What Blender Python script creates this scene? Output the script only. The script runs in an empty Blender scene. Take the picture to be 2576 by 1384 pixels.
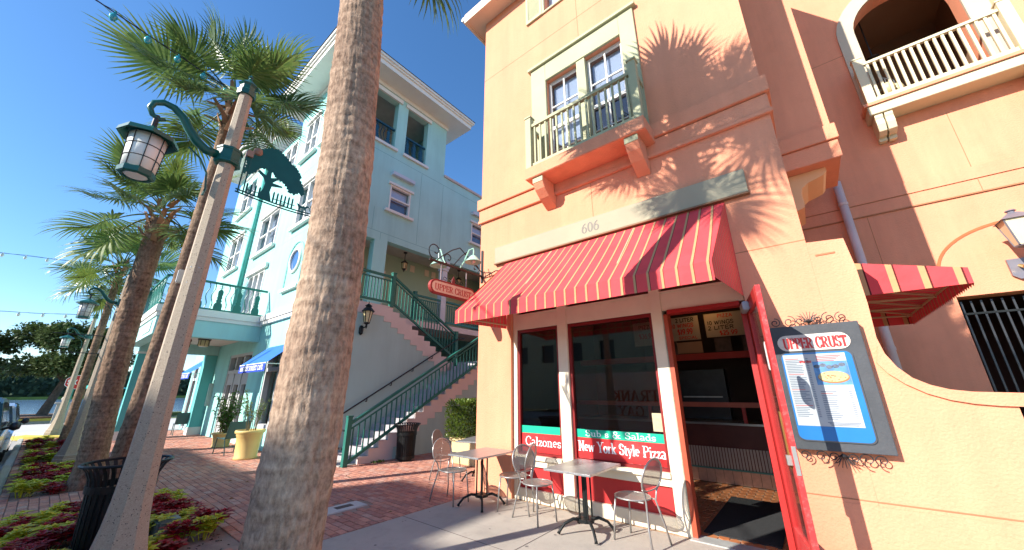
import bpy, bmesh, math, random
from mathutils import Vector, Matrix, noise
random.seed(7)
R = math.radians
sc = bpy.context.scene
C = sc.collection

# ------------------------------------------------------------------ camera, sky, sun, exposure
CAM = Vector((0.0, 0.0, 1.65))
yaw, pitch, roll = R(38.795), R(17.974), R(-0.246)
fw = Vector((-math.sin(yaw)*math.cos(pitch), math.cos(yaw)*math.cos(pitch), math.sin(pitch)))
rt0 = Vector((math.cos(yaw), math.sin(yaw), 0))
up0 = rt0.cross(fw)
rt = rt0*math.cos(roll) + up0*math.sin(roll)
up = -rt0*math.sin(roll) + up0*math.cos(roll)
cam = bpy.data.cameras.new('camera')
camo = bpy.data.objects.new('camera', cam); C.objects.link(camo)
M = Matrix((rt, up, -fw)).transposed().to_4x4(); M.translation = CAM
camo.matrix_world = M
cam.sensor_width = 36; cam.lens = 901.6/2576*36; cam.clip_start = 0.05; cam.clip_end = 3000
sc.camera = camo

LIGHT = Vector((.39, 1.0, -.62)).normalized()          # the way sunlight travels
w = bpy.data.worlds.new('World'); sc.world = w; w.use_nodes = True
nt = w.node_tree; nt.nodes.clear()
sky = nt.nodes.new('ShaderNodeTexSky'); sky.sky_type = 'NISHITA'; sky.sun_disc = False
sky.sun_elevation = R(30); sky.sun_rotation = math.atan2(-LIGHT.x, -LIGHT.y)
sky.air_density = 1.0; sky.dust_density = 0.25; sky.ozone_density = 4.5; sky.altitude = 0
bg = nt.nodes.new('ShaderNodeBackground'); bg.inputs[1].default_value = 0.125
wo = nt.nodes.new('ShaderNodeOutputWorld')
hs_ = nt.nodes.new('ShaderNodeHueSaturation'); hs_.inputs['Saturation'].default_value = 1.14; nt.links.new(sky.outputs[0], hs_.inputs['Color']); nt.links.new(hs_.outputs[0], bg.inputs[0]); nt.links.new(bg.outputs[0], wo.inputs[0])
sl = bpy.data.lights.new('sun', 'SUN'); sl.energy = 4.7; sl.angle = R(.5); sl.color = (1, .935, .85)
so = bpy.data.objects.new('sun', sl); C.objects.link(so)
so.rotation_euler = LIGHT.to_track_quat('-Z', 'Y').to_euler(); so.location = (-20, -40, 40)
sc.view_settings.view_transform = 'Standard'; sc.view_settings.look = 'None'
sc.view_settings.exposure = 1.06; sc.view_settings.gamma = 1
sc.view_settings.use_curve_mapping = False

# ------------------------------------------------------------------ materials
MATS = {}
def node_mat(name):
    m = bpy.data.materials.new(name); m.use_nodes = True
    n = m.node_tree.nodes; b = n['Principled BSDF']
    return m, n, m.node_tree.links, b
def pm(name, col, rough=.6, var=.1, scale=3.0, bump=0.0, bscale=40.0, metal=0.0, stretch=(1,1,1), spec=.4, dirt=0.0, dirtcol=(.1,.08,.06), coat=0.0, streak=0.0):
    """paint-like material: colour, uneven tone, fine relief, patches of dirt"""
    if name in MATS: return MATS[name]
    m, n, l, b = node_mat(name)
    b.inputs['Roughness'].default_value = rough; b.inputs['Metallic'].default_value = metal
    b.inputs['Specular IOR Level'].default_value = spec
    b.inputs['Coat Weight'].default_value = coat
    tc = n.new('ShaderNodeTexCoord'); mp = n.new('ShaderNodeMapping'); mp.inputs['Scale'].default_value = stretch
    l.new(tc.outputs['Object'], mp.inputs[0])
    nz = n.new('ShaderNodeTexNoise'); nz.inputs['Scale'].default_value = scale; nz.inputs['Detail'].default_value = 6
    l.new(mp.outputs[0], nz.inputs[0])
    r = n.new('ShaderNodeMapRange'); r.inputs['From Min'].default_value = .25; r.inputs['From Max'].default_value = .75
    r.inputs['To Min'].default_value = 1-var; r.inputs['To Max'].default_value = 1+var
    l.new(nz.outputs[0], r.inputs[0])
    mx = n.new('ShaderNodeMix'); mx.data_type = 'RGBA'; mx.blend_type = 'MULTIPLY'; mx.inputs[0].default_value = 1
    mx.inputs[6].default_value = (*col, 1); l.new(r.outputs[0], mx.inputs[7])
    out = mx.outputs[2]
    if dirt > 0:
        n2 = n.new('ShaderNodeTexNoise'); n2.inputs['Scale'].default_value = scale*2.7; n2.inputs['Detail'].default_value = 8; n2.inputs['Roughness'].default_value = .7
        l.new(mp.outputs[0], n2.inputs[0])
        cr = n.new('ShaderNodeMapRange'); cr.inputs['From Min'].default_value = .5; cr.inputs['From Max'].default_value = .75
        cr.inputs['To Max'].default_value = dirt; l.new(n2.outputs[0], cr.inputs[0])
        m2 = n.new('ShaderNodeMix'); m2.data_type = 'RGBA'; l.new(cr.outputs[0], m2.inputs[0]); l.new(out, m2.inputs[6])
        m2.inputs[7].default_value = (*dirtcol, 1); out = m2.outputs[2]
    if streak > 0:                                        # rain runs and weathering down a wall
        m4 = n.new('ShaderNodeMapping'); m4.inputs['Scale'].default_value = (2.0, 2.0, .22); l.new(tc.outputs['Object'], m4.inputs[0])
        n4 = n.new('ShaderNodeTexNoise'); n4.inputs['Scale'].default_value = 1.6; n4.inputs['Detail'].default_value = 7; n4.inputs['Roughness'].default_value = .62; l.new(m4.outputs[0], n4.inputs[0])
        n5 = n.new('ShaderNodeTexNoise'); n5.inputs['Scale'].default_value = .45; n5.inputs['Detail'].default_value = 4; l.new(tc.outputs['Object'], n5.inputs[0])
        mu = n.new('ShaderNodeMath'); mu.operation = 'MULTIPLY'; l.new(n4.outputs[0], mu.inputs[0]); l.new(n5.outputs[0], mu.inputs[1])
        c4 = n.new('ShaderNodeMapRange'); c4.inputs['From Min'].default_value = .16; c4.inputs['From Max'].default_value = .40; c4.inputs['To Min'].default_value = 1.0; c4.inputs['To Max'].default_value = 1-streak; l.new(mu.outputs[0], c4.inputs[0])
        m5 = n.new('ShaderNodeMix'); m5.data_type = 'RGBA'; m5.blend_type = 'MULTIPLY'; m5.inputs[0].default_value = 1; l.new(out, m5.inputs[6]); l.new(c4.outputs[0], m5.inputs[7]); out = m5.outputs[2]
    l.new(out, b.inputs['Base Color'])
    if bump > 0:
        n3 = n.new('ShaderNodeTexNoise'); n3.inputs['Scale'].default_value = bscale; n3.inputs['Detail'].default_value = 5
        l.new(mp.outputs[0], n3.inputs[0])
        bp = n.new('ShaderNodeBump'); bp.inputs['Strength'].default_value = bump; bp.inputs['Distance'].default_value = .02
        l.new(n3.outputs[0], bp.inputs['Height']); l.new(bp.outputs[0], b.inputs['Normal'])
    MATS[name] = m
    return m
def vary_mat(name, cols, rough=.7, bump=.2, bscale=60, var=.12, trans=0.0):
    """each object (or each loose piece) takes its own tone"""
    if name in MATS: return MATS[name]
    m, n, l, b = node_mat(name); b.inputs['Roughness'].default_value = rough
    oi = n.new('ShaderNodeObjectInfo'); ge = n.new('ShaderNodeNewGeometry')
    ad = n.new('ShaderNodeMath'); ad.operation = 'ADD'; l.new(oi.outputs['Random'], ad.inputs[0]); l.new(ge.outputs['Random Per Island'], ad.inputs[1])
    fr = n.new('ShaderNodeMath'); fr.operation = 'FRACT'; l.new(ad.outputs[0], fr.inputs[0])
    cr = n.new('ShaderNodeValToRGB'); e = cr.color_ramp.elements
    e[0].position = 0; e[0].color = (*cols[0], 1); e[1].position = 1; e[1].color = (*cols[-1], 1)
    for i, c in enumerate(cols[1:-1]):
        q = e.new((i+1)/(len(cols)-1)); q.color = (*c, 1)
    l.new(fr.outputs[0], cr.inputs[0])
    tc = n.new('ShaderNodeTexCoord')
    nz = n.new('ShaderNodeTexNoise'); nz.inputs['Scale'].default_value = bscale*.3; nz.inputs['Detail'].default_value = 5
    l.new(tc.outputs['Object'], nz.inputs[0])
    r = n.new('ShaderNodeMapRange'); r.inputs['To Min'].default_value = 1-var*2; r.inputs['To Max'].default_value = 1+var*2; l.new(nz.outputs[0], r.inputs[0])
    mx = n.new('ShaderNodeMix'); mx.data_type = 'RGBA'; mx.blend_type = 'MULTIPLY'; mx.inputs[0].default_value = 1
    l.new(cr.outputs[0], mx.inputs[6]); l.new(r.outputs[0], mx.inputs[7]); l.new(mx.outputs[2], b.inputs['Base Color'])
    if bump:
        n3 = n.new('ShaderNodeTexNoise'); n3.inputs['Scale'].default_value = bscale; l.new(tc.outputs['Object'], n3.inputs[0])
        bp = n.new('ShaderNodeBump'); bp.inputs['Strength'].default_value = bump; bp.inputs['Distance'].default_value = .01
        l.new(n3.outputs[0], bp.inputs['Height']); l.new(bp.outputs[0], b.inputs['Normal'])
    if trans:
        tr = n.new('ShaderNodeBsdfTranslucent'); l.new(mx.outputs[2], tr.inputs[0])
        ms = n.new('ShaderNodeMixShader'); ms.inputs[0].default_value = trans
        l.new(b.outputs[0], ms.inputs[1]); l.new(tr.outputs[0], ms.inputs[2]); l.new(ms.outputs[0], n['Material Output'].inputs[0])
    MATS[name] = m
    return m
def glass_mat(name, tint=(.9,.93,.93), refl=1.0, ior=1.5):
    if name in MATS: return MATS[name]
    m, n, l, b = node_mat(name); n.remove(b)
    t = n.new('ShaderNodeBsdfTransparent'); t.inputs[0].default_value = (*tint, 1)
    g = n.new('ShaderNodeBsdfGlossy'); g.inputs['Roughness'].default_value = .015
    # Schlick's reflectance from the angle alone: the same on both faces of a pane
    ge = n.new('ShaderNodeNewGeometry'); dt = n.new('ShaderNodeVectorMath'); dt.operation = 'DOT_PRODUCT'; l.new(ge.outputs['Incoming'], dt.inputs[0]); l.new(ge.outputs['Normal'], dt.inputs[1])
    def mm(op, a, v=None, first=None):
        q = n.new('ShaderNodeMath'); q.operation = op
        if first is not None: q.inputs[0].default_value = first; l.new(a, q.inputs[1])
        else:
            l.new(a, q.inputs[0])
            if v is not None: q.inputs[1].default_value = v
        return q
    c1 = mm('ABSOLUTE', dt.outputs['Value']); c2 = mm('SUBTRACT', c1.outputs[0], None, 1.0); c3 = mm('POWER', c2.outputs[0], 5.0)
    f0 = ((ior-1)/(ior+1))**2*refl
    k = mm('MULTIPLY_ADD', c3.outputs[0], .8); k.inputs[2].default_value = f0; k.use_clamp = True
    ms = n.new('ShaderNodeMixShader'); l.new(k.outputs[0], ms.inputs[0]); l.new(t.outputs[0], ms.inputs[1]); l.new(g.outputs[0], ms.inputs[2])
    l.new(ms.outputs[0], n['Material Output'].inputs[0]); MATS[name] = m
    return m
def stripe_mat(name, axis, period, width, base, line, edge, offset=0.0):
    """woven awning canvas: printed stripes along one axis, a dark thread on one side of each"""
    if name in MATS: return MATS[name]
    m, n, l, b = node_mat(name); b.inputs['Roughness'].default_value = .8; b.inputs['Specular IOR Level'].default_value = .15
    tc = n.new('ShaderNodeTexCoord'); sp = n.new('ShaderNodeSeparateXYZ'); l.new(tc.outputs['Object'], sp.inputs[0])
    def math_(op, a, v=None, bb=None):
        q = n.new('ShaderNodeMath'); q.operation = op; l.new(a, q.inputs[0])
        if bb is not None: l.new(bb, q.inputs[1])
        elif v is not None: q.inputs[1].default_value = v
        return q.outputs[0]
    a = math_('ADD', sp.outputs['XYZ'.index(axis)], 100.0+offset)
    a = math_('DIVIDE', a, period); a = math_('FRACT', a)
    s1 = math_('LESS_THAN', a, width/period); s2 = math_('LESS_THAN', a, (width*1.28)/period)
    nz = n.new('ShaderNodeTexNoise'); nz.inputs['Scale'].default_value = 2.5; l.new(tc.outputs['Object'], nz.inputs[0])
    r = n.new('ShaderNodeMapRange'); r.inputs['To Min'].default_value = .78; r.inputs['To Max'].default_value = 1.18; l.new(nz.outputs[0], r.inputs[0])
    m0 = n.new('ShaderNodeMix'); m0.data_type = 'RGBA'; m0.blend_type = 'MULTIPLY'; m0.inputs[0].default_value = 1; m0.inputs[6].default_value = (*base, 1); l.new(r.outputs[0], m0.inputs[7])
    m1 = n.new('ShaderNodeMix'); m1.data_type = 'RGBA'; l.new(s2, m1.inputs[0]); l.new(m0.outputs[2], m1.inputs[6]); m1.inputs[7].default_value = (*edge, 1)
    m2 = n.new('ShaderNodeMix'); m2.data_type = 'RGBA'; l.new(s1, m2.inputs[0]); l.new(m1.outputs[2], m2.inputs[6]); m2.inputs[7].default_value = (*line, 1)
    l.new(m2.outputs[2], b.inputs['Base Color'])
    tr = n.new('ShaderNodeBsdfTranslucent'); l.new(m2.outputs[2], tr.inputs[0])
    ms = n.new('ShaderNodeMixShader'); ms.inputs[0].default_value = .10
    l.new(b.outputs[0], ms.inputs[1]); l.new(tr.outputs[0], ms.inputs[2]); l.new(ms.outputs[0], n['Material Output'].inputs[0])
    wv = n.new('ShaderNodeTexNoise'); wv.inputs['Scale'].default_value = 4.5; wv.inputs['Detail'].default_value = 3; l.new(tc.outputs['Object'], wv.inputs[0])
    bp = n.new('ShaderNodeBump'); bp.inputs['Strength'].default_value = .45; bp.inputs['Distance'].default_value = .05; l.new(wv.outputs[0], bp.inputs['Height']); l.new(bp.outputs[0], b.inputs['Normal'])
    MATS[name] = m
    return m
def emit_mat(name, col, s):
    if name in MATS: return MATS[name]
    m, n, l, b = node_mat(name); b.inputs['Base Color'].default_value = (*col, 1)
    b.inputs['Emission Color'].default_value = (*col, 1); b.inputs['Emission Strength'].default_value = s; MATS[name] = m
    return m

# ------------------------------------------------------------------ mesh builder
class MB:
    def __init__(self): self.v = []; self.f = []
    def quad(self, *p):
        k = len(self.v); self.v += [tuple(q) for q in p]; self.f.append(tuple(range(k, k+len(p))))
    def box(self, x0, x1, y0, y1, z0, z1, mat=None):
        k = len(self.v)
        p = [(x0,y0,z0),(x1,y0,z0),(x1,y1,z0),(x0,y1,z0),(x0,y0,z1),(x1,y0,z1),(x1,y1,z1),(x0,y1,z1)]
        if mat is not None: p = [tuple(mat @ Vector(q)) for q in p]
        self.v += p
        self.f += [tuple(k+i for i in q) for q in ((0,3,2,1),(4,5,6,7),(0,1,5,4),(1,2,6,5),(2,3,7,6),(3,0,4,7))]
        return self
    def tube(self, pts, r, n=6, closed=False, flat=None):
        pts = [Vector(p) for p in pts]; N = len(pts)
        rs = r if isinstance(r, (list, tuple)) else [r]*N
        k = len(self.v); prev = None
        for i, p in enumerate(pts):
            if closed: t = pts[(i+1) % N]-pts[i-1]
            else: t = pts[min(i+1, N-1)]-pts[max(i-1, 0)]
            t = t.normalized() if t.length > 1e-9 else Vector((0,0,1))
            if prev is None: a = t.orthogonal().normalized()
            else:
                a = prev-t*prev.dot(t); a = a.normalized() if a.length > 1e-6 else t.orthogonal().normalized()
            prev = a; b = t.cross(a)
            for j in range(n):
                g = 2*math.pi*j/n
                self.v.append(tuple(p+(a*math.cos(g)+b*math.sin(g))*rs[i]))
        for i in range(N if closed else N-1):
            for j in range(n):
                i2 = (i+1) % N
                self.f.append((k+i*n+j, k+i*n+(j+1) % n, k+i2*n+(j+1) % n, k+i2*n+j))
        if not closed:
            self.f.append(tuple(k+j for j in reversed(range(n)))); self.f.append(tuple(k+(N-1)*n+j for j in range(n)))
        return self
    def lathe(self, prof, n=20, c=(0,0,0), cap=True):
        k = len(self.v)
        for r, z in prof:
            for j in range(n):
                g = 2*math.pi*j/n; self.v.append((c[0]+r*math.cos(g), c[1]+r*math.sin(g), c[2]+z))
        for i in range(len(prof)-1):
            for j in range(n):
                self.f.append((k+i*n+j, k+i*n+(j+1) % n, k+(i+1)*n+(j+1) % n, k+(i+1)*n+j))
        if cap:
            self.f.append(tuple(k+j for j in reversed(range(n)))); self.f.append(tuple(k+(len(prof)-1)*n+j for j in range(n)))
        return self
    def prism(self, poly, fn, d0, d1):
        """extrude a 2-D outline; fn(u, v, d) gives the 3-D point"""
        k = len(self.v); N = len(poly)
        self.v += [tuple(fn(u, v, d0)) for u, v in poly]+[tuple(fn(u, v, d1)) for u, v in poly]
        self.f.append(tuple(range(k, k+N))); self.f.append(tuple(reversed(range(k+N, k+2*N))))
        for i in range(N): self.f.append((k+i, k+N+i, k+N+(i+1) % N, k+(i+1) % N))
        return self
    def build(self, name, mat, parent=None, smooth=False, bevel=0.0):
        me = bpy.data.meshes.new(name); me.from_pydata(self.v, [], self.f)
        bm = bmesh.new(); bm.from_mesh(me); bmesh.ops.recalc_face_normals(bm, faces=bm.faces)
        if bevel: bmesh.ops.bevel(bm, geom=[e for e in bm.edges if len(e.link_faces) == 2 and e.calc_face_angle(0) > .5], offset=bevel, segments=2, affect='EDGES', clamp_overlap=True)
        bm.to_mesh(me); bm.free()
        me.materials.append(mat)
        if smooth: me.polygons.foreach_set('use_smooth', [True]*len(me.polygons))
        o = bpy.data.objects.new(name, me); C.objects.link(o)
        if parent is not None: attach(o, parent)
        return o
XZ = lambda u, v, d: (u, d, v)      # outline in X-Z, extruded along Y
YZ = lambda u, v, d: (d, u, v)
XY = lambda u, v, d: (u, v, d)
WM = {}; CH = {}
def wloc(o):
    return WM.get(o.name, Vector((0,0,0)))
def attach(o, parent):
    """geometry is written in scene metres; keep it there under a parent that stands somewhere"""
    o.parent = parent; o.matrix_parent_inverse = Matrix.Translation(-wloc(parent)); WM[o.name] = Vector((0,0,0))
    CH.setdefault(parent.name, []).append(o)
    return o
def tag(o, label=None, cat=None, group=None, kind=None):
    if label: o['label'] = label
    if cat: o['category'] = cat
    if group: o['group'] = group
    if kind: o['kind'] = kind
    return o
def thing(name, label, cat, loc=(0,0,0), group=None):
    o = bpy.data.objects.new(name, None); C.objects.link(o); o.location = loc; o.empty_display_size = .1
    WM[o.name] = Vector(loc)
    return tag(o, label, cat, group)
def copy_tree(o, label=None, parent=None):
    c = o.copy(); C.objects.link(c)
    if parent is not None: c.parent = parent; CH.setdefault(parent.name, []).append(c)
    WM[c.name] = Vector(c.location)
    for ch in CH.get(o.name, []): copy_tree(ch, None, c)
    if label: c['label'] = label
    return c
def structure(mb, name, mat, **k):
    o = mb.build(name, mat, **k); o['kind'] = 'structure'; return o
def arc(cx, cy, rx, ry, a0, a1, n=12):
    return [(cx+rx*math.cos(R(a0+(a1-a0)*i/n)), cy+ry*math.sin(R(a0+(a1-a0)*i/n))) for i in range(n+1)]
def wall_open(mb, u0, u1, v0, v1, holes, d0, d1, fn):
    """wall slab in u-v with rectangular holes, cut into boxes butted edge to edge"""
    us = sorted({u0, u1, *[h[0] for h in holes], *[h[1] for h in holes]}); vs = sorted({v0, v1, *[h[2] for h in holes], *[h[3] for h in holes]})
    us = [u for u in us if u0 <= u <= u1]; vs = [v for v in vs if v0 <= v <= v1]
    for i in range(len(us)-1):
        run = None
        for j in range(len(vs)-1):
            cu, cv = (us[i]+us[i+1])/2, (vs[j]+vs[j+1])/2
            inside = any(h[0] < cu < h[1] and h[2] < cv < h[3] for h in holes)
            if not inside:
                run = (vs[j] if run is None else run[0], vs[j+1])
            if (inside or j == len(vs)-2) and run is not None:
                mb.prism([(us[i], run[0]), (us[i+1], run[0]), (us[i+1], run[1]), (us[i], run[1])], fn, d0, d1); run = None
    return mb
# ------------------------------------------------------------------ lettering: drawn strokes, thick uprights, thin levels, serifs
def Ls(*p): return list(p)
GL = {}
def G(ch, w, strokes, serifs=()): GL[ch] = (w, strokes, serifs)
def cap(*xs): return [(x, y, .13) for x, y in xs]
G('U', .82, [Ls((.16,1),(.16,.33))+arc(.41,.33,.25,.33,180,360)+Ls((.66,.33),(.66,1))], cap((.16,1),(.66,1)))
G('P', .70, [Ls((.17,0),(.17,1)), Ls((.17,.97),(.36,.97)), arc(.36,.73,.26,.24,90,-90), Ls((.36,.49),(.17,.49))], cap((.17,0),(.15,1)))
G('E', .68, [Ls((.16,0),(.16,1)), Ls((.16,.97),(.58,.97)), Ls((.16,.51),(.46,.51)), Ls((.16,.03),(.6,.03)), Ls((.57,.97),(.57,.78)), Ls((.59,.03),(.59,.25)), Ls((.46,.42),(.46,.6))], cap((.14,0),(.14,1)))
G('F', .62, [Ls((.16,0),(.16,1)), Ls((.16,.97),(.57,.97)), Ls((.16,.51),(.44,.51)), Ls((.56,.97),(.56,.76))], cap((.16,0),(.14,1)))
G('R', .78, [Ls((.16,0),(.16,1)), Ls((.16,.97),(.35,.97)), arc(.35,.74,.25,.23,90,-90), Ls((.35,.51),(.16,.51)), Ls((.36,.5),(.62,.02))], cap((.16,0),(.14,1),(.66,0)))
G('C', .74, [arc(.42,.5,.31,.5,48,312,18), Ls((.64,.9),(.64,.7)), Ls((.64,.08),(.64,.26))])
G('G', .80, [arc(.42,.5,.31,.5,48,318,18), Ls((.64,.9),(.64,.7)), Ls((.68,.45),(.68,.08)), Ls((.5,.45),(.76,.45))])
G('S', .62, [arc(.31,.74,.2,.24,40,270,12)+arc(.31,.26,.22,.24,90,-140,12), Ls((.48,.93),(.48,.74)), Ls((.1,.07),(.1,.27))])
G('T', .70, [Ls((.35,0),(.35,1)), Ls((.06,.97),(.64,.97)), Ls((.07,.97),(.07,.76)), Ls((.63,.97),(.63,.76))], cap((.35,0)))
G('A', .76, [Ls((.1,0),(.38,1)), Ls((.38,1),(.66,0)), Ls((.2,.34),(.56,.34))], cap((.1,0),(.66,0)))
G('O', .80, [arc(.4,.5,.32,.48,0,360,22)])
G('N', .82, [Ls((.16,0),(.16,1)), Ls((.16,1),(.66,0)), Ls((.66,0),(.66,1))], cap((.16,0),(.13,1),(.66,1)))
G('Y', .76, [Ls((.1,1),(.38,.48)), Ls((.66,1),(.38,.48)), Ls((.38,.48),(.38,0))], cap((.1,1),(.66,1),(.38,0)))
G('K', .78, [Ls((.16,0),(.16,1)), Ls((.64,1),(.18,.45)), Ls((.3,.56),(.66,0))], cap((.16,0),(.16,1),(.64,1),(.66,0)))
G('M', .95, [Ls((.14,0),(.14,1)), Ls((.14,1),(.46,.1)), Ls((.46,.1),(.78,1)), Ls((.78,1),(.78,0))], cap((.14,0),(.78,0)))
G('L', .62, [Ls((.16,0),(.16,1)), Ls((.16,.03),(.56,.03)), Ls((.56,.03),(.56,.24))], cap((.14,0),(.16,1)))
G('I', .34, [Ls((.17,0),(.17,1))], cap((.17,0),(.17,1)))
G('W', 1.05, [Ls((.1,1),(.3,0)), Ls((.3,0),(.52,.9)), Ls((.52,.9),(.72,0)), Ls((.72,0),(.94,1))], cap((.1,1),(.94,1)))
G('D', .80, [Ls((.16,0),(.16,1)), Ls((.16,.97),(.3,.97)), arc(.3,.5,.36,.47,90,-90,14), Ls((.3,.03),(.16,.03))], cap((.14,0),(.14,1)))
G('&', .92, [arc(.36,.78,.16,.2,-60,240,12)+Ls((.28,.62),(.74,.02)), arc(.34,.28,.24,.27,120,330,12)+Ls((.55,.16),(.7,.5))], [(.74,0,.1),(.7,.52,.1)])
G('a', .52, [arc(.22,.46,.16,.17,150,0,8)+Ls((.38,.46),(.38,.06),(.47,.02)), arc(.22,.17,.15,.15,70,290,10)+Ls((.28,.03),(.38,.12))])
G('b', .56, [Ls((.14,1),(.14,.02)), arc(.29,.31,.18,.3,150,-150,14)], [(.1,1,.07)])
G('d', .58, [Ls((.42,1),(.42,.02)), arc(.27,.31,.18,.3,30,330,14)], [(.38,1,.07),(.47,0,.06)])
G('e', .50, [Ls((.08,.34),(.42,.34))+arc(.25,.34,.17,.28,0,310,16)])
G('i', .30, [Ls((.15,0),(.15,.62)), Ls((.15,.78),(.15,.93))], [(.15,0,.1),(.11,.62,.06)])
G('k', .56, [Ls((.14,0),(.14,1)), Ls((.44,.62),(.15,.28)), Ls((.24,.38),(.46,0))], [(.14,0,.1),(.1,1,.07),(.44,.62,.08),(.47,0,.09)])
G('l', .30, [Ls((.15,0),(.15,1))], [(.15,0,.1),(.11,1,.07)])
G('n', .60, [Ls((.14,0),(.14,.62)), arc(.3,.42,.15,.2,160,0,8)+Ls((.45,.42),(.45,0))], [(.14,0,.1),(.1,.62,.06),(.45,0,.1)])
G('o', .54, [arc(.27,.31,.19,.3,0,360,18)])
G('r', .44, [Ls((.14,0),(.14,.62)), arc(.28,.42,.14,.18,170,40,7)], [(.14,0,.1),(.1,.62,.06)])
G('s', .42, [arc(.21,.45,.13,.16,40,270,9)+arc(.21,.16,.14,.15,90,-140,9), Ls((.33,.58),(.33,.46)), Ls((.08,.04),(.08,.17))])
G('t', .36, [Ls((.16,.82),(.16,.12))+arc(.24,.12,.08,.1,180,330,6), Ls((.04,.6),(.31,.6))])
G('u', .60, [Ls((.14,.62),(.14,.2))+arc(.28,.2,.14,.18,180,330,8), Ls((.45,.62),(.45,0))], [(.1,.62,.06),(.41,.62,.06),(.49,0,.06)])
G('w', .80, [Ls((.08,.62),(.24,0)), Ls((.24,0),(.4,.58)), Ls((.4,.58),(.56,0)), Ls((.56,0),(.72,.62))], [(.08,.62,.08),(.72,.62,.08)])
G('y', .56, [Ls((.08,.62),(.29,.02)), Ls((.5,.62),(.29,.02),(.2,-.22),(.08,-.24))], [(.08,.62,.09),(.5,.62,.09)])
G('z', .46, [Ls((.07,.59),(.4,.59)), Ls((.39,.59),(.07,.03)), Ls((.06,.03),(.41,.03)), Ls((.08,.59),(.08,.46)), Ls((.4,.03),(.4,.16))])
G('0', .58, [arc(.29,.5,.2,.48,0,360,20)])
G('1', .40, [Ls((.2,0),(.2,1),(.08,.86))], cap((.2,0)))
G('2', .56, [arc(.27,.73,.18,.25,160,-30,10)+Ls((.42,.58),(.08,.04)), Ls((.06,.03),(.48,.03)), Ls((.48,.03),(.48,.2))])
G('3', .54, [arc(.25,.75,.17,.23,150,-80,10), arc(.25,.27,.2,.26,80,-150,10)])
G('4', .58, [Ls((.4,0),(.4,1)), Ls((.4,1),(.06,.3),(.54,.3))])
G('6', .60, [arc(.3,.3,.2,.29,0,360,16), Ls((.1,.34),(.14,.62),(.28,.86),(.46,.98))])
G('9', .60, [arc(.3,.69,.2,.29,0,360,16), Ls((.5,.66),(.46,.38),(.32,.14),(.14,.02))])
G('7', .56, [Ls((.06,.97),(.5,.97),(.22,0))])
G('$', .58, [arc(.29,.7,.18,.2,40,270,10)+arc(.29,.3,.19,.2,90,-140,10), Ls((.29,1.06),(.29,-.06))])
G('.', .26, [Ls((.12,.0),(.12,.1))]); G('-', .4, [Ls((.06,.4),(.34,.4))]); G(' ', .36, []); G('/', .4, [Ls((.05,0),(.35,1))])
G('Z', .62, [Ls((.1,.97),(.52,.97)), Ls((.51,.97),(.1,.03)), Ls((.08,.03),(.54,.03))])
G('5', .56, [Ls((.46,.97),(.12,.97),(.1,.56)), arc(.26,.31,.2,.29,130,-140,12)])
G('8', .58, [arc(.29,.75,.17,.23,0,360,16), arc(.29,.26,.21,.26,0,360,16)])
def text_width(s, k=1.0): return sum(GL[c][0]*k for c in s)
def text(mb, s, o, u, v, n, h, thick=.16, thin=.06, serif=True, width=None, k=1.0):
    """letters as thin raised strips; o = lower left, u along, v up, n out of the surface"""
    o, u, v, n = Vector(o), Vector(u).normalized(), Vector(v).normalized(), Vector(n).normalized()
    sx = h*k
    if width: sx = width/text_width(s)
    x = 0; lay = 0
    def P(a, b, d): return o+u*(a*sx)+v*(b*h)+n*(.0006+d*.00025)
    for ch in s:
        w_, strokes, serifs = GL[ch]
        for st in strokes:
            lay = (lay+1) % 9; N = len(st); Lp = []; Rp = []
            for i in range(N):
                a = st[max(i-1, 0)]; b = st[min(i+1, N-1)]
                dx, dy = b[0]-a[0], b[1]-a[1]; L = math.hypot(dx*sx/h, dy) or 1e-6
                cx, cy = dx*sx/h/L, dy/L
                wd = (thin+(thick-thin)*abs(cy)**1.3) if serif else thick
                if serif and ch in 'NMVAWYwyz' and cx*cy > 0 and i is not None and ch not in 'z': wd = thin*1.15
                e = wd/2; px, py = st[i]
                ext = 0
                Lp.append((px-cy*e*h/sx, py+cx*e)); Rp.append((px+cy*e*h/sx, py-cx*e))
            for i in range(N-1):
                mb.quad(P(x+Lp[i][0], Lp[i][1], lay), P(x+Rp[i][0], Rp[i][1], lay), P(x+Rp[i+1][0], Rp[i+1][1], lay), P(x+Lp[i+1][0], Lp[i+1][1], lay))
        if serif:
            for sx_, sy_, hw in serifs:
                lay = (lay+1) % 9; y0 = sy_ if sy_ < .01 else sy_-thin*1.1
                hw = hw+thick*.25
                mb.quad(P(x+sx_-hw, y0, lay), P(x+sx_+hw, y0, lay), P(x+sx_+hw, y0+thin*1.1, lay), P(x+sx_-hw, y0+thin*1.1, lay))
        x += w_
    return x*sx
def disc(mb, o, u, v, n, rx, ry, off=.0006, seg=24, a0=0, a1=360):
    o, u, v, n = map(Vector, (o, u, v, n))
    mb.quad(*[o+u*rx*math.cos(R(a0+(a1-a0)*i/seg))+v*ry*math.sin(R(a0+(a1-a0)*i/seg))+n*off for i in range(seg)])
def stadium(hw, hh, n=10):
    return [(hw-hh+hh*math.cos(R(-90+180*i/n)), hh*math.sin(R(-90+180*i/n))) for i in range(n+1)]+[(-hw+hh+hh*math.cos(R(90+180*i/n)), hh*math.sin(R(90+180*i/n))) for i in range(n+1)]
def rrect(x0, x1, y0, y1, r, n=6):
    return [p for cx, cy, a in ((x1-r, y0+r, -90), (x1-r, y1-r, 0), (x0+r, y1-r, 90), (x0+r, y0+r, 180)) for p in arc(cx, cy, r, r, a, a+90, n)]
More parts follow.
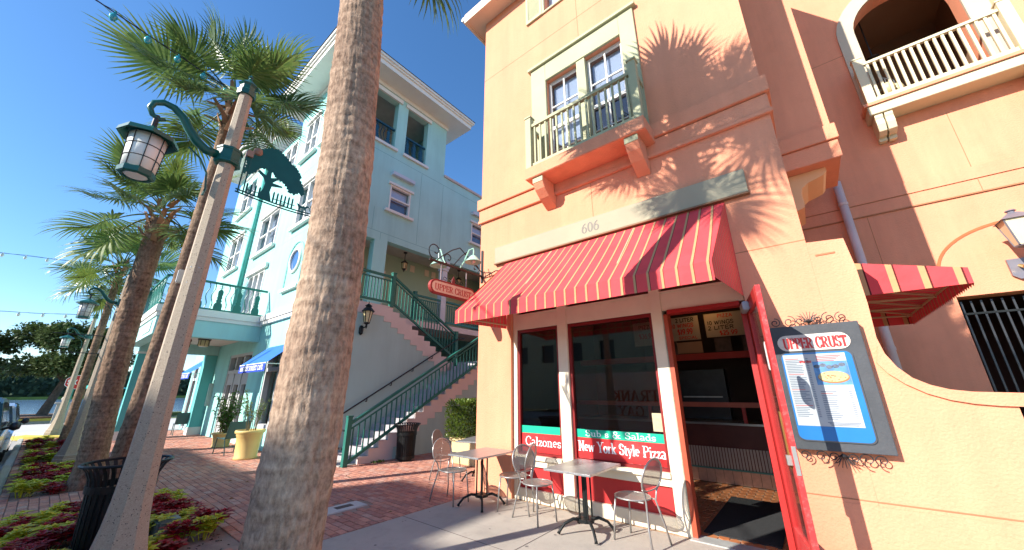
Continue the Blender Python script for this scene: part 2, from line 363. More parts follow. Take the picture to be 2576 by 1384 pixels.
def spiral(cx, cy, r0, r1, a0, a1, n=26):
    return [(cx+(r0+(r1-r0)*i/n)*math.cos(R(a0+(a1-a0)*i/n)), cy+(r0+(r1-r0)*i/n)*math.sin(R(a0+(a1-a0)*i/n))) for i in range(n+1)]

# ------------------------------------------------------------------ shared materials
ORANGE = pm('orange stucco', (.80,.33,.195), .9, .08, .9, .4, 45, spec=.12, dirt=.22, dirtcol=(.54,.23,.13), streak=.16)
OCHRE = pm('ochre painted trim', (.80,.47,.24), .8, .05, 2)
OLIVE = pm('olive green trim', (.42,.42,.26), .75, .08, 2, .1, 80)
CREAM = pm('cream painted wood', (.80,.70,.52), .6, .05, 4, .08, 60, dirt=.08, dirtcol=(.45,.38,.25))
RED = pm('red painted wood', (.38,.018,.016), .45, .10, 5, .06, 40, dirt=.12, dirtcol=(.25,.02,.02))
REDGLOSS = pm('red gloss print', (.58,.03,.03), .35, .04, 5)
GREENPRINT = pm('green print', (.01,.40,.24), .35, .04, 5)
WHITEPRINT = pm('white print', (.85,.85,.83), .4, .02, 5)
BLACKMETAL = pm('black painted metal', (.012,.014,.014), .45, .2, 9, .05, 60, spec=.25)
DARKIRON = pm('dark wrought iron', (.02,.02,.022), .5, .2, 9)
GREENMETAL = pm('dark green painted metal', (.005,.085,.068), .32, .12, 6, .04, 50, spec=.5)
TEALRAIL = pm('teal green railing paint', (.02,.15,.115), .45, .1, 6)
CONC = pm('aged concrete', (.40,.375,.34), .9, .14, 1.3, .5, 70, dirt=.35, dirtcol=(.24,.22,.20))
WHITETRIM = pm('white painted trim', (.74,.72,.67), .6, .04, 3)
AQUA = pm('aqua stucco', (.34,.68,.63), .9, .05, .8, .3, 55, spec=.12, streak=.14)
SEAFOAM = pm('sea green stucco', (.40,.67,.64), .9, .05, .8, .3, 55, spec=.12, streak=.14)
TEALWALL = pm('teal stucco', (.13,.43,.42), .85, .05, .8, .2, 55, spec=.15)
SAGE = pm('sage corridor wall', (.36,.50,.36), .9, .05, 1)
GREYGREEN = pm('grey green stair wall', (.41,.57,.53), .9, .06, .7, .25, 40, spec=.12, streak=.14)
PINKTRIM = pm('pale pink step trim', (.66,.55,.50), .8, .06, 2)
GALV = pm('brushed metal tabletop', (.44,.44,.44), .38, .14, 14, .05, 60, metal=.7)
CHAIRMETAL = pm('silver painted chair', (.36,.345,.325), .35, .06, 8, metal=.55)
BRASS = pm('brass', (.55,.38,.1), .35, .1, 8, metal=.8)
CLEAR = glass_mat('window glass', (.93,.95,.94))
SHOPGLASS = glass_mat('shop window glass', (.70,.72,.71), 1.3)
SKYGLASS = glass_mat('upper window glass', (.86,.90,.95), 1.6, 1.55)
BLIND = pm('white window blind', (.74,.76,.80), .7, .05, 30)
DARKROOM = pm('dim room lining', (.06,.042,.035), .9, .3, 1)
SOIL = pm('dark planting soil', (.05,.035,.025), 1, .4, 8, 1.0, 30)
FROST = pm('frosted lantern glass', (.72,.72,.66), .5, .05, 6, spec=.4)
AMBER = pm('amber lantern glass', (.62,.52,.28), .4, .1, 6)
BLUECANVAS = pm('blue canvas', (.02,.14,.60), .8, .08, 3)
YELLOWPOT = pm('yellow glazed pot', (.66,.47,.17), .5, .06, 3, .05, 30)
# ================================================================== THE SETTING
structure(MB().box(-600, 600, -600, 600, -1.2, -.40), 'ground', pm('grassy ground', (.10,.13,.045), 1, .3, .05))
ASPH = pm('street asphalt', (.33,.32,.31), .95, .12, .8, .5, 60, dirt=.2, dirtcol=(.2,.19,.18))
structure(MB().box(-25.6, 30, -9.5, -.205, -.38, -.13), 'street', ASPH)
structure(MB().box(-37, -25.62, -60, 60, -.38, -.134), 'cross_street', pm('pale street concrete', (.52,.50,.46), .95, .08, .5, .3, 40))
structure(MB().box(-60, 30, -16, -9.52, -.38, 0), 'far_pavement', CONC)
# kerbs
structure(MB().box(-24.0, 20, -.20, -.06, -.3, .004), 'kerb', CONC, bevel=.02)
structure(MB().box(-47.5, -40.5, -40, 2.6, -.3, .02), 'median_kerb', CONC, bevel=.03)
structure(MB().box(-40.49, -40.47, -40, 2.6, -.1, .05), 'yellow_kerb_paint', pm('yellow road paint', (.62,.48,.08), .8, .1, 4))
yc = MB(); pl = [(-25.6, -.05), (-25.2, .1), (-24.6, .5), (-24.2, .9), (-23.5, .9), (-23.9, .35), (-24.4, -.1), (-25.0, -.35)]
yc.prism(pl, XY, -.1, .03); structure(yc, 'yellow_kerb', pm('yellow road paint', (.62,.48,.08)))
structure(MB().box(-47.3, -40.7, -39.5, 2.3, 0, .14), 'mulch_island', pm('brown bark mulch', (.14,.075,.04), 1, .4, 6, 1, 20))
# the lake, its far shore
wm, wn, wl, wb = node_mat('lake water'); wb.inputs['Base Color'].default_value = (.14,.25,.38,1); wb.inputs['Roughness'].default_value = .12
tcw = wn.new('ShaderNodeTexCoord'); mpw = wn.new('ShaderNodeMapping'); mpw.inputs['Scale'].default_value = (.5,1.2,1); wl.new(tcw.outputs['Object'], mpw.inputs[0])
nw = wn.new('ShaderNodeTexNoise'); nw.inputs['Scale'].default_value = 1.1; nw.inputs['Detail'].default_value = 5; wl.new(mpw.outputs[0], nw.inputs[0])
bw = wn.new('ShaderNodeBump'); bw.inputs['Strength'].default_value = .3; bw.inputs['Distance'].default_value = .08; wl.new(nw.outputs[0], bw.inputs['Height']); wl.new(bw.outputs[0], wb.inputs['Normal'])
structure(MB().box(-204, -49.5, -160, 160, -.396, -.36), 'lake', wm)
structure(MB().box(-214, -204.2, -170, 170, -.39, .5), 'far_shore', pm('yellow green grass bank', (.20,.24,.05), 1, .3, .3))  # bank in an even yellow green
structure(MB().box(-49.4, -47.6, -60, 60, -.39, -.1), 'near_shore', pm('lakeside grass', (.12,.15,.05), 1, .3, .5))
WOODLEAF = vary_mat('far wood leaves', [(.035,.06,.035),(.06,.095,.05),(.08,.12,.055),(.05,.08,.06)], .9, 0)
fwood = MB(); rr = random.Random(3)
for i in range(7000):
    y = rr.uniform(-150, 165); top = 10+4*noise.noise(Vector((y*.05, 2, 0)))+3*noise.noise(Vector((y*.2, 5, 0)))
    z = .3+top*rr.random()**.8; x = -209+rr.uniform(-3, 3)+z*.15*rr.uniform(-1, 1); s = rr.uniform(.5, 1.3)
    a = Vector((rr.uniform(-1,1), rr.uniform(-1,1), rr.uniform(-1,1))).normalized(); b = a.orthogonal().normalized(); c = Vector((x, y, z))
    fwood.quad(c+a*s, c+b*s*.7, c-a*s, c-b*s*.7)
fwood.box(-213, -212.5, -150, 165, 0, 9)
tag(fwood.build('far_wood', WOODLEAF), 'dark band of trees along the far shore of the lake', 'wood', kind='stuff')

# pavement: mortar bed, concrete walk, bricks
XB = -4.84                                             # where the concrete starts
structure(MB().box(XB+.006, 16, -.055, 5.14, -.3, 0), 'concrete_walk', pm('concrete walk', (.42,.375,.315), .92, .15, 1.1, .5, 90, dirt=.6, dirtcol=(.27,.24,.21)))
jl = MB()
for y in (1.9, 3.55): jl.box(XB+.01, 16, y, y+.008, .0, .0015)
for x in (-2.9, -.9, 1.2): jl.box(x, x+.008, -.05, 5.1, .0016, .003)
structure(jl, 'walk_joints', pm('dark walk joint', (.12,.10,.09), 1))  # thin dark lines along the slab joints
structure(MB().box(-23.6, XB, -.055, 14, -.3, -.012), 'paving_bed', pm('mortar bed', (.30,.22,.17), 1, .25, 4, .4, 60))
BRICK = vary_mat('clay paving brick', [(.46,.19,.125),(.54,.25,.17),(.37,.15,.105),(.48,.28,.21),(.34,.145,.11),(.50,.22,.14)], .88, .4, 90, .18)
beds = [(-8.55, -5.45, .06, 1.78), (-13.55, -10.55, .06, 1.40), (-17.3, -14.9, .06, 1.0), (-21.2, -19.0, .06, 1.0)]
holes = beds+[(-6.06, -5.70, 2.90, 3.55)]
def free(x0, x1, y0, y1):
    return not any(x1 > b[0] and x0 < b[1] and y1 > b[2] and y0 < b[3] for b in holes)
camv = Vector((0,0,0)); bricks = []
def addb(x0, x1, y0, y1):
    x1 = min(x1, XB-.01)
    if x1-x0 < .03 or not free(x0, x1, y0, y1): return
    bricks.append((x0, x1, y0, y1))
y = -.05; row = 0
while y < 13.5:
    solid = y < .05                                     # a band of bricks laid across along the kerb
    far = y > 6
    x = -23.5 + (row % 2)*.105
    x_end = XB if y < 8.6 else -9.0
    while x < x_end:
        if solid:
            pass
        addb(x, x+.203, y, y+.098)
        x += .21
    y += .105; row += 1
def inview(b):
    p = Vector(((b[0]+b[1])/2, (b[2]+b[3])/2, 0))-CAM
    z = p.dot(fw)
    if z < .3: return False
    return abs(p.dot(rt)/z) < 1.46 and -.80 < p.dot(up)/z < .8
def blocked(b):                                        # behind the big palm or the bin, nothing of them shows
    x, y = (b[0]+b[1])/2, (b[2]+b[3])/2
    k = y/x
    return (-.46 < k < -.375 and x < -2.6) or (-.205 < k < -.03 and x < -6 and x > -11)
vis = sorted([b for b in bricks if inview(b) and not blocked(b)], key=lambda b: ((b[0]+b[1])/2)**2+((b[2]+b[3])/2)**2)
near = set(vis[:300])
pav = thing('brick_pavement', None, None, (-10, 3, 0)); tag(pav, kind='structure')
mesh0 = MB().box(-.1015, .1015, -.049, .049, -.03, 0).build('brick', BRICK, bevel=.004)
first = True
for b in vis[:300]:
    o = mesh0 if first else mesh0.copy()
    if not first: C.objects.link(o)
    first = False
    o.parent = pav; o.matrix_parent_inverse = Matrix.Translation((10, -3, 0))
    o.location = ((b[0]+b[1])/2, (b[2]+b[3])/2, random.uniform(-.0025, .0025))
    o.scale = ((b[1]-b[0])/.203, 1, 1)
    o.rotation_euler = (random.uniform(-.012, .012), random.uniform(-.012, .012), random.uniform(-.012, .012))
fieldb = MB()
for b in bricks:
    if b in near: continue
    dz = random.uniform(-.002, .002); k = len(fieldb.v); e = .004
    x0, x1, y0, y1 = b
    fieldb.v += [(x0,y0,-.012),(x1,y0,-.012),(x1,y1,-.012),(x0,y1,-.012),(x0+e,y0+e,dz),(x1-e,y0+e,dz),(x1-e,y1-e,dz),(x0+e,y1-e,dz)]
    fieldb.f += [(k+4,k+5,k+6,k+7),(k,k+1,k+5,k+4),(k+1,k+2,k+6,k+5),(k+2,k+3,k+7,k+6),(k+3,k,k+4,k+7)]
fb = fieldb.build('brick_field', BRICK, pav); fb['kind'] = 'stuff'
for b in beds:
    structure(MB().box(b[0]+.0, b[1], b[2], b[3], -.2, -.02), 'planting_soil', SOIL)
# a cover plate let into the bricks
t = thing('utility_cover', 'pale concrete utility cover set in the brick paving with a dark iron lid', 'utility cover', (-5.88, 3.22, 0))
MB().box(-6.05, -5.71, 2.91, 3.54, -.05, .004).build('slab', pm('pale cover concrete', (.52,.51,.47), .9, .1, 3, .3, 60), t, bevel=.008)
MB().box(-5.95, -5.83, 3.12, 3.38, -.02, .009).build('iron_lid', pm('rusty iron lid', (.10,.08,.07), .7, .3, 20, .5, 60), t, bevel=.004)

# the long building across the street: it stands in the sun's way and shades the pavement
ax = thing('opposite_building', 'long pale building on the far side of the street with rows of windows', 'building', (-18, -20, 0))
mb = MB(); hx = []
for i in range(18):
    for zf in (4.3, 7.4, 10.6):
        hx.append((-68+i*3.15, -66.6+i*3.15, zf, zf+1.7))
hx = [h for h in hx if h[0] > -25]
wall_open(mb, -25, -10.4, 0, 14.40, hx, -20, -20.4, XZ); mb.box(-25, -10.4, -30, -29.6, 0, 14.2); mb.box(-10.8, -10.401, -29.6, -20.4, 0, 14.39); mb.box(-25, -24.6, -29.6, -20.4, 0, 14.39); mb.box(-24.59, -10.81, -29.59, -20.41, 14.0, 14.23)
mb.build('wall', pm('pale yellow stucco', (.62,.55,.38), .9, .06, 1), ax)
MB().box(-16.6, -13.8, -24, -20.5, 14.41, 15.75).build('shadow_upstand', pm('pale yellow stucco', (.62,.55,.38)), ax)  # unseen block added to cast the dark patch on the bricks
for hx_ in hx:
    MB().box(hx_[0], hx_[1], -20.3, -20.25, hx_[2], hx_[3]).build('window', pm('dark window', (.03,.035,.04), .1), ax)
# ================================================================== THE ORANGE BUILDING
JOINT = pm('stucco joint and shadow line', (.40,.17,.085), .9)
ob = thing('orange_building', 'peach orange stucco corner building with the red awning, a green framed window and balconies', 'building', (-2.4, 6, 0))
Y0 = 5.15
mb = MB()
wall_open(mb, -5.0, .25, 0, 11.1, [(-4.17, -.46, -1, 3.55), (-3.17, -1.53, 5.60, 7.93), (-3.14, -1.66, 9.95, 12)], Y0, Y0+.28, XZ)
mb.box(-5.0, -4.72, Y0+.281, 15, 0, 11.1); mb.box(-.02, .25, Y0+.281, 15, 0, 11.1); mb.box(-4.719, -.021, 14.7, 15, 0, 11.1)
mb.box(-4.719, -.021, 9.62, 14.69, 3.65, 3.8); mb.box(-4.719, -.021, Y0+.281, 9.6, 3.66, 3.8)
mb.box(-4.719, -.021, Y0+1.8, Y0+1.9, 3.81, 11.0)
mb.build('wall', ORANGE, ob)
# bands round the first floor
bd = MB(); bd.box(-5.07, .31, Y0-.075, Y0-.001, 5.455, 5.71); bd.box(-5.035, .275, Y0-.035, Y0-.001, 5.20, 5.44); bd.box(-5.05, .29, Y0-.055, Y0-.001, 5.13, 5.198)
bd.box(-5.07, -5.001, Y0, 15, 5.455, 5.71); bd.box(-5.035, -5.001, Y0, 15, 5.20, 5.44); bd.box(.251, .31, Y0, 6.94, 5.455, 5.71); bd.box(.251, .275, Y0, 6.94, 5.2, 5.44)
bd.build('cornice_band', ORANGE, ob, bevel=.008)
rl = MB(); rl.box(-5.02, .26, Y0-.02, Y0-.0012, 5.441, 5.454); rl.build('band_shadow_line', JOINT, ob)  # dark strip painted as the shadow line under the upper band
gj = MB()
gj.box(-5.0, .25, Y0-.0022, Y0-.001, 9.12, 9.13); gj.box(-2.366, -2.356, Y0-.0022, Y0-.001, 4.46, 5.12); gj.box(-2.37, -2.36, Y0-.0022, Y0-.001, 9.131, 11); gj.box(-2.37, -2.36, Y0-.0022, Y0-.001, 8.5, 9.119)
gj.box(-.455, .25, Y0-.0022, Y0-.001, 3.315, 3.327); gj.box(-5, -4.18, Y0-.0022, Y0-.001, 3.315, 3.327)
gj.build('stucco_joint', JOINT, ob)
# roof and eaves
rf = MB(); rf.box(-5.36, .55, 4.79, 15.4, 11.102, 11.16); rf.box(-5.41, .6, 4.73, 4.789, 11.06, 11.36); rf.box(-5.41, -5.361, 4.79, 15.4, 11.06, 11.36); rf.box(-5.3, .5, 4.8, 15.3, 11.161, 11.32)
r_ = rf.build('roof', pm('pale peach soffit', (.78,.60,.45), .8, .05), ob)
MB().tube([(-5.48, 4.74, 11.28), (-5.48, 15.4, 11.28)], .07, 8).build('gutter', WHITETRIM, r_)
# green framed window over the awning
wf = MB()
wall_open(wf, -3.54, -1.25, 5.72, 8.38, [(-3.17, -1.53, 5.60, 7.93)], Y0-.05, Y0-.001, XZ)
wf.box(-3.60, -1.19, Y0-.10, Y0-.001, 8.381, 8.45)
wo_ = wf.build('window', OLIVE, ob, bevel=.006)
MB().box(-2.45, -2.27, Y0-.03, Y0+.11, 5.605, 7.925).build('mullion', OLIVE, wo_)
for x0, x1 in ((-3.165, -2.455), (-2.265, -1.535)):
    s = MB(); s.box(x0, x1, Y0+.08, Y0+.12, 7.86, 7.925); s.box(x0, x1, Y0+.08, Y0+.12, 5.605, 5.68); s.box(x0, x0+.05, Y0+.08, Y0+.12, 5.681, 7.859); s.box(x1-.05, x1, Y0+.08, Y0+.12, 5.681, 7.859)
    s.box(x0+.051, x1-.051, Y0+.08, Y0+.125, 6.70, 6.77)
    xm = (x0+x1)/2
    s.box(xm-.014, xm+.014, Y0+.085, Y0+.115, 6.771, 7.858); s.box(x0+.051, xm-.015, Y0+.085, Y0+.115, 7.25, 7.275); s.box(xm+.015, x1-.051, Y0+.085, Y0+.115, 7.25, 7.275)
    s.box(xm-.014, xm+.014, Y0+.085, Y0+.115, 5.681, 6.699); s.box(x0+.051, xm-.015, Y0+.085, Y0+.115, 6.18, 6.205); s.box(xm+.015, x1-.051, Y0+.085, Y0+.115, 6.18, 6.205)
    s.build('sash', WHITETRIM, wo_)
    MB().box(x0+.045, x1-.045, Y0+.126, Y0+.13, 5.67, 7.87).build('pane', SKYGLASS, wo_)
    b = MB(); z = 6.35 if x0 < -2.5 else 6.8
    zz = z
    while zz < 7.86:
        b.box(x0+.06, x1-.06, Y0+.20, Y0+.235, zz, zz+.012, Matrix.Identity(4)); zz += .03
    b.box(x0+.06, x1-.06, Y0+.245, Y0+.25, z, 7.86)
    o = b.build('blind', BLIND, wo_); o['kind'] = 'stuff'
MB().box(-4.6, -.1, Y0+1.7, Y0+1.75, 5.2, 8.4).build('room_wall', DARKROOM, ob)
# the small balcony in front of it
jb = MB().box(-3.42, -1.20, 4.65, Y0-.001, 5.36, 5.60).build('balcony', ORANGE, ob, bevel=.01)
def rail_run(mbp, p0, p1, zb, zt, nb, parent, mat, bw=.028, name='baluster', top=(.07,.06), bot=(.05,.05)):
    p0, p1 = Vector(p0), Vector(p1); d = (p1-p0); L = d.length; ang = math.atan2(d.y, d.x)
    def seg(z0, z1, wd):
        Mx = Matrix.Translation(p0) @ Matrix.Rotation(ang, 4, 'Z')
        return MB().box(0, L, -wd/2, wd/2, z0, z1, Mx)
    seg(zt-top[1], zt, top[0]).build('top_rail', mat, parent); seg(zb, zb+bot[1], bot[0]).build('bottom_rail', mat, parent)
    base = None
    for i in range(nb):
        q = p0+d*((i+.5)/nb)
        Mx = Matrix.Translation(q) @ Matrix.Rotation(ang, 4, 'Z')
        MB().box(-bw/2, bw/2, -bw/2, bw/2, zb+bot[1]+.001, zt-top[1]-.001, Mx).build(name, mat, parent)
for x0, x1 in ((-3.40, -3.28), (-1.34, -1.22)):
    p = MB().box(x0, x1, 4.66, 4.78, 5.601, 6.72); p.box(x0-.015, x1+.015, 4.645, 4.795, 6.721, 6.75); p.build('corner_post', OLIVE, jb)
rail_run(None, (-3.275, 4.72, 0), (-1.345, 4.72, 0), 5.63, 6.56, 16, jb, OLIVE, .032)
rail_run(None, (-3.34, 4.785, 0), (-3.34, 5.09, 0), 5.63, 6.56, 3, jb, OLIVE, .032)
rail_run(None, (-1.28, 4.785, 0), (-1.28, 5.09, 0), 5.63, 6.56, 3, jb, OLIVE, .032)
for xc in (-3.17, -1.44):
    prof = [(4.70, 5.357), (4.70, 5.24), (4.76, 5.14), (4.90, 5.02), (5.05, 4.93), (5.148, 4.88), (5.148, 5.125), (5.09, 5.125), (5.07, 5.357)]
    MB().prism(prof, YZ, xc-.105, xc+.105).build('corbel', ORANGE, jb, bevel=.006)
    MB().box(xc-.106, xc+.106, 4.69, 4.699, 5.25, 5.35).build('corbel_face', OLIVE, jb)
# window with shutters on the second floor
w3 = MB(); w3.box(-3.2, -3.141, Y0-.04, Y0-.001, 9.9, 11.0); w3.box(-1.66, -1.60, Y0-.04, Y0-.001, 9.9, 11); w3.box(-3.14, -1.661, Y0-.04, Y0-.001, 9.9, 9.949); w3.box(-2.46, -2.36, Y0, Y0+.1, 9.95, 11.0)
w3o = w3.build('window', OLIVE, ob)
MB().box(-3.13, -1.67, Y0+.11, Y0+.115, 9.95, 11.05).build('pane', SKYGLASS, w3o)
for x0 in (-3.64, -1.6):
    s = MB(); x1 = x0+.44
    s.box(x0, x0+.06, Y0-.05, Y0-.002, 9.9, 11.05); s.box(x1-.06, x1, Y0-.05, Y0-.002, 9.9, 11.05); s.box(x0+.061, x1-.061, Y0-.05, Y0-.002, 9.9, 9.98)
    z = 9.99
    while z < 11.0: s.box(x0+.061, x1-.061, Y0-.04, Y0-.01, z, z+.02); z += .03
    s.build('shutter', OLIVE, w3o)
s = MB(); s.box(-3.13, -1.67, Y0+.2, Y0+.21, 9.95, 11.05); s.build('blind', BLIND, w3o)
# number board
nb_ = MB(); nb_.box(-4.54, -.17, Y0-.06, Y0-.001, 4.10, 4.44)
nbo = nb_.build('number_board', pm('grey olive board', (.34,.31,.215), .75, .07, 2, .08, 60), ob, bevel=.006)
MB().box(-4.55, -.16, Y0-.075, Y0-.001, 4.075, 4.099).build('board_trim', pm('brown trim', (.22,.12,.06), .7), nbo)
tx = MB(); text(tx, '606', (-2.57, Y0-.061, 4.185), (1,0,0), (0,0,1), (0,-1,0), .17, .17, .07, width=.33)
tx.build('house_number', pm('dark bronze numerals', (.09,.07,.05), .5), nbo)

# ---- the shopfront
sf = thing('shopfront', 'cream timber shopfront with two red sashed display windows and red panels below', 'shopfront', (-2.8, Y0, 0))
YS = Y0+.06
f = MB()
f.box(-4.165, -4.08, YS, YS+.12, 0, 3.54); f.box(-3.20, -3.02, YS-.02, YS+.12, 0, 3.54); f.box(-1.62, -1.47, YS-.03, YS+.12, 0, 3.54)
for x0, x1 in ((-4.079, -3.201), (-3.019, -1.621), (-1.469, -.47)):
    f.box(x0, x1, YS-.01, YS+.11, 2.72, 2.97); f.box(x0, x1, YS-.02, YS+.11, 2.971, 3.0)
for x0, x1 in ((-4.079, -3.201), (-3.019, -1.621)):
    f.box(x0, x1, YS-.055, YS+.11, .60, .66); f.box(x0, x1, YS-.01, YS+.11, .50, .599); f.box(x0, x1, YS-.015, YS+.11, 0, .17)
f.build('frame', CREAM, sf, bevel=.004)
for x0, x1 in ((-4.079, -3.201), (-3.019, -1.621)):
    MB().box(x0+.02, x1-.02, YS+.03, YS+.10, .171, .499).build('base_panel', pm('bright red panel', (.50,.03,.03), .45, .1, 5), sf)
    s = MB(); s.box(x0, x1, YS+.02, YS+.09, .661, .70); s.box(x0, x1, YS+.02, YS+.09, 2.665, 2.719); s.box(x0, x0+.045, YS+.02, YS+.09, .701, 2.664); s.box(x1-.045, x1, YS+.02, YS+.09, .701, 2.664)
    s.build('red_sash', pm('awning shaded red sash', (.20,.010,.010), .45, .1, 6), sf)  # sash red darkened, the awning's shade put into its colour
    MB().box(x0+.04, x1-.04, YS+.06, YS+.068, .69, 2.67).build('pane', SHOPGLASS, sf)
    bnd = MB().box(x0+.045, x1-.045, YS+.0545, YS+.0595, .705, .985).build('red_lettering_band', REDGLOSS, sf)
    MB().box(x0+.045, x1-.045, YS+.0545, YS+.0595, .986, 1.10).build('green_lettering_band', GREENPRINT, sf)
for x0, x1 in ((-4.079, -3.201), (-3.019, -1.621), (-1.469, -.47)):
    MB().box(x0, x1, YS+.06, YS+.068, 3.001, 3.54).build('transom_pane', SHOPGLASS, sf)
yt = YS+.0535
MB().box(-1.80, -1.675, YS+.0535, YS+.0545, 1.13, 1.36).build('paper_notice', pm('yellowed notice paper', (.45,.38,.24), .7, .15, 30), sf)
def sfl(s, x, z, h, wd, m=WHITEPRINT, th=.15, tn=.055):
    t_ = MB(); text(t_, s, (x, yt, z), (1,0,0), (0,0,1), (0,-1,0), h, th, tn, width=wd); t_.build('lettering', m, sf)
sfl('Calzones', -3.96, .80, .135, .70, th=.13, tn=.05)
sfl('Sub s & Salads', -2.83, 1.007, .085, 1.05, th=.17, tn=.07)
sfl('New York Style Pizza', -2.955, .80, .14, 1.28)
sfl('MARKET STREET CAFE', -.9, -.5, .01, .01) if False else None

# ---- the room behind the glass
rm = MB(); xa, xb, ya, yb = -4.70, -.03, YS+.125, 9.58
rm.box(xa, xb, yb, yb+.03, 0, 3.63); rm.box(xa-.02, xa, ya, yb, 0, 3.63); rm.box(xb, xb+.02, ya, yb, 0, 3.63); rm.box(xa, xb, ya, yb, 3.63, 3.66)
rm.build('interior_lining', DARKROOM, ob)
structure(MB().box(xa, xb, Y0-.01, yb, -.2, -.004), 'shop_floor', pm('tile grout', (.40,.27,.18), .9, .1, 8))
tiles = thing('terracotta_floor', None, None, (-1.5, 7, 0)); tag(tiles, kind='structure')
TILE = vary_mat('terracotta floor tile', [(.46,.16,.06),(.52,.20,.08),(.42,.14,.055)], .35, .06, 30, .08)
hexm = None; cnt = 0
for i in range(40):
    for j in range(18):
        x = -2.9+i*.115; y = 5.35+j*.2+(i % 2)*.1
        if x > -.55 or y > 8.25: continue
        if hexm is None:
            hexm = MB().prism([(-.054, -.055), (0, -.098), (.054, -.055), (.054, .055), (0, .098), (-.054, .055)], XY, -.003, .004).build('tile', TILE); o = hexm
        else:
            o = hexm.copy(); C.objects.link(o)
        o.parent = tiles; o.matrix_parent_inverse = Matrix.Translation((1.5, -7, 0)); o.location = (x, y, 0); cnt += 1
ct = thing('pizza_counter', 'dark ribbed counter with a pale tiled plinth and a red rail inside the shop door', 'counter', (-1.6, 8.5, 0))
MB().box(-4.6, -.06, 8.33, 9.3, .28, 1.02).build('body', pm('dark red counter front', (.10,.025,.02), .5, .2, 5), ct)
for i in range(17):
    MB().box(-2.5+i*.145, -2.5+i*.145+.139, 8.315, 8.329, .012, .235).build('plinth_tile', vary_mat('pink plinth tile', [(.62,.36,.25),(.66,.40,.28)], .5, 0), ct)
MB().box(-4.6, -.06, 8.30, 8.329, .24, .262).build('plinth_rail', pm('teal rail', (.10,.30,.26), .5), ct)
for i in range(46):
    MB().box(-2.45+i*.05, -2.45+i*.05+.035, 8.318, 8.3295, .265, .62).build('rib', pm('white counter rib', (.45,.40,.36), .5), ct)
MB().box(-4.6, -.06, 8.28, 9.3, 1.021, 1.06).build('top', pm('steel counter top', (.3,.3,.3), .3, metal=.6), ct)
MB().box(-4.6, -.06, 8.30, 8.36, 1.34, 1.43).build('red_rail', pm('salmon rail', (.50,.14,.10), .5), ct)
for x in (-2.9, -1.15): MB().box(x, x+.06, 8.30, 8.36, 1.061, 1.339).build('rail_post', RED, ct)
hd = thing('menu_header', 'red header beam with hand lettered price posters above the pizza counter', 'sign board', (-1.6, 8.6, 2.3))
MB().box(-4.6, -.06, 8.55, 8.65, 2.27, 2.40).build('beam', RED, hd)
PAPER = pm('poster paper', (.42,.35,.30), .7, .06, 4)
INKR = pm('red poster ink', (.55,.04,.04), .6); INKB = pm('black poster ink', (.03,.03,.035), .6)
def poster(x0, x1, z0, z1, lines):
    p = MB().box(x0, x1, 8.60, 8.612, z0, z1).build('poster', PAPER, hd)
    for s, x, z, h, wd, m in lines:
        q = MB(); text(q, s, (x0+x*(x1-x0), 8.5995, z0+z*(z1-z0)), (1,0,0), (0,0,1), (0,-1,0), h, .2, .12, serif=False, width=wd*(x1-x0)); q.build('lettering', m, p)
poster(-2.33, -1.70, 2.70, 3.22, [('2 LITER', .25, .78, .085, .62, INKB), ('10 WINGS', .08, .55, .085, .75, INKR), ('$19.99', .28, .25, .12, .5, INKR), ('SPECIAL', .3, .05, .06, .6, INKR)])
poster(-1.58, -.75, 2.72, 3.22, [('PIZZA', .3, .8, .07, .35, INKR), ('10 WINGS', .05, .52, .08, .6, INKB), ('2 LITER', .05, .3, .08, .6, INKB), ('$25.99', .3, .06, .09, .4, INKR)])
poster(-3.15, -2.55, 2.65, 3.2, [('PIZZA', .2, .7, .09, .6, INKB), ('$36.99', .2, .3, .11, .6, INKR)])
for x0 in (-2.5, -1.45, -.95):
    MB().box(x0, x0+.3, 8.56, 8.59, 2.41, 2.69).build('photo', pm('dark framed photo', (.06,.035,.03), .4, .5, 12), hd)
MB().box(-2.3, -1.7, 8.615, 8.63, 2.42, 2.66).build('tan_panel', pm('tan panel', (.42,.26,.18), .7), hd)  # plain tan panel below the poster
ov = thing('pizza_oven', 'dark steel pizza oven standing behind the counter', 'oven', (-1.6, 9.3, 1))
MB().box(-2.5, -1.5, 9.31, 9.56, .0, 2.1).build('cabinet', pm('dark steel', (.05,.05,.055), .3, .2, 5, metal=.6), ov)
MB().box(-2.4, -1.6, 9.29, 9.309, 1.5, 1.53).build('handle', GALV, ov)
for i, (x, y, z) in enumerate(((-1.50, 8.25, 3.32), (-2.35, 6.4, 3.05))):
    L = thing('ceiling_lamp', ['glowing glass ceiling lamp above the shop counter seen through the door', 'glowing glass ceiling lamp behind the wide shop window'][i], 'lamp', (x, y, 3.6), 'lit lamps inside the pizza shop')
    MB().tube([(x, y, 3.62), (x, y, z+.1)], .012, 6).build('stem', BRASS, L)
    for dx in (-.14, 0, .14):
        MB().lathe([(.02, .07), (.07, .05), (.085, 0), (.06, -.05), (.02, -.07)], 12, (x+dx, y, z)).build('glass_shade', emit_mat('warm lit glass', (1.0, .52, .16), 2.2), L, smooth=True)

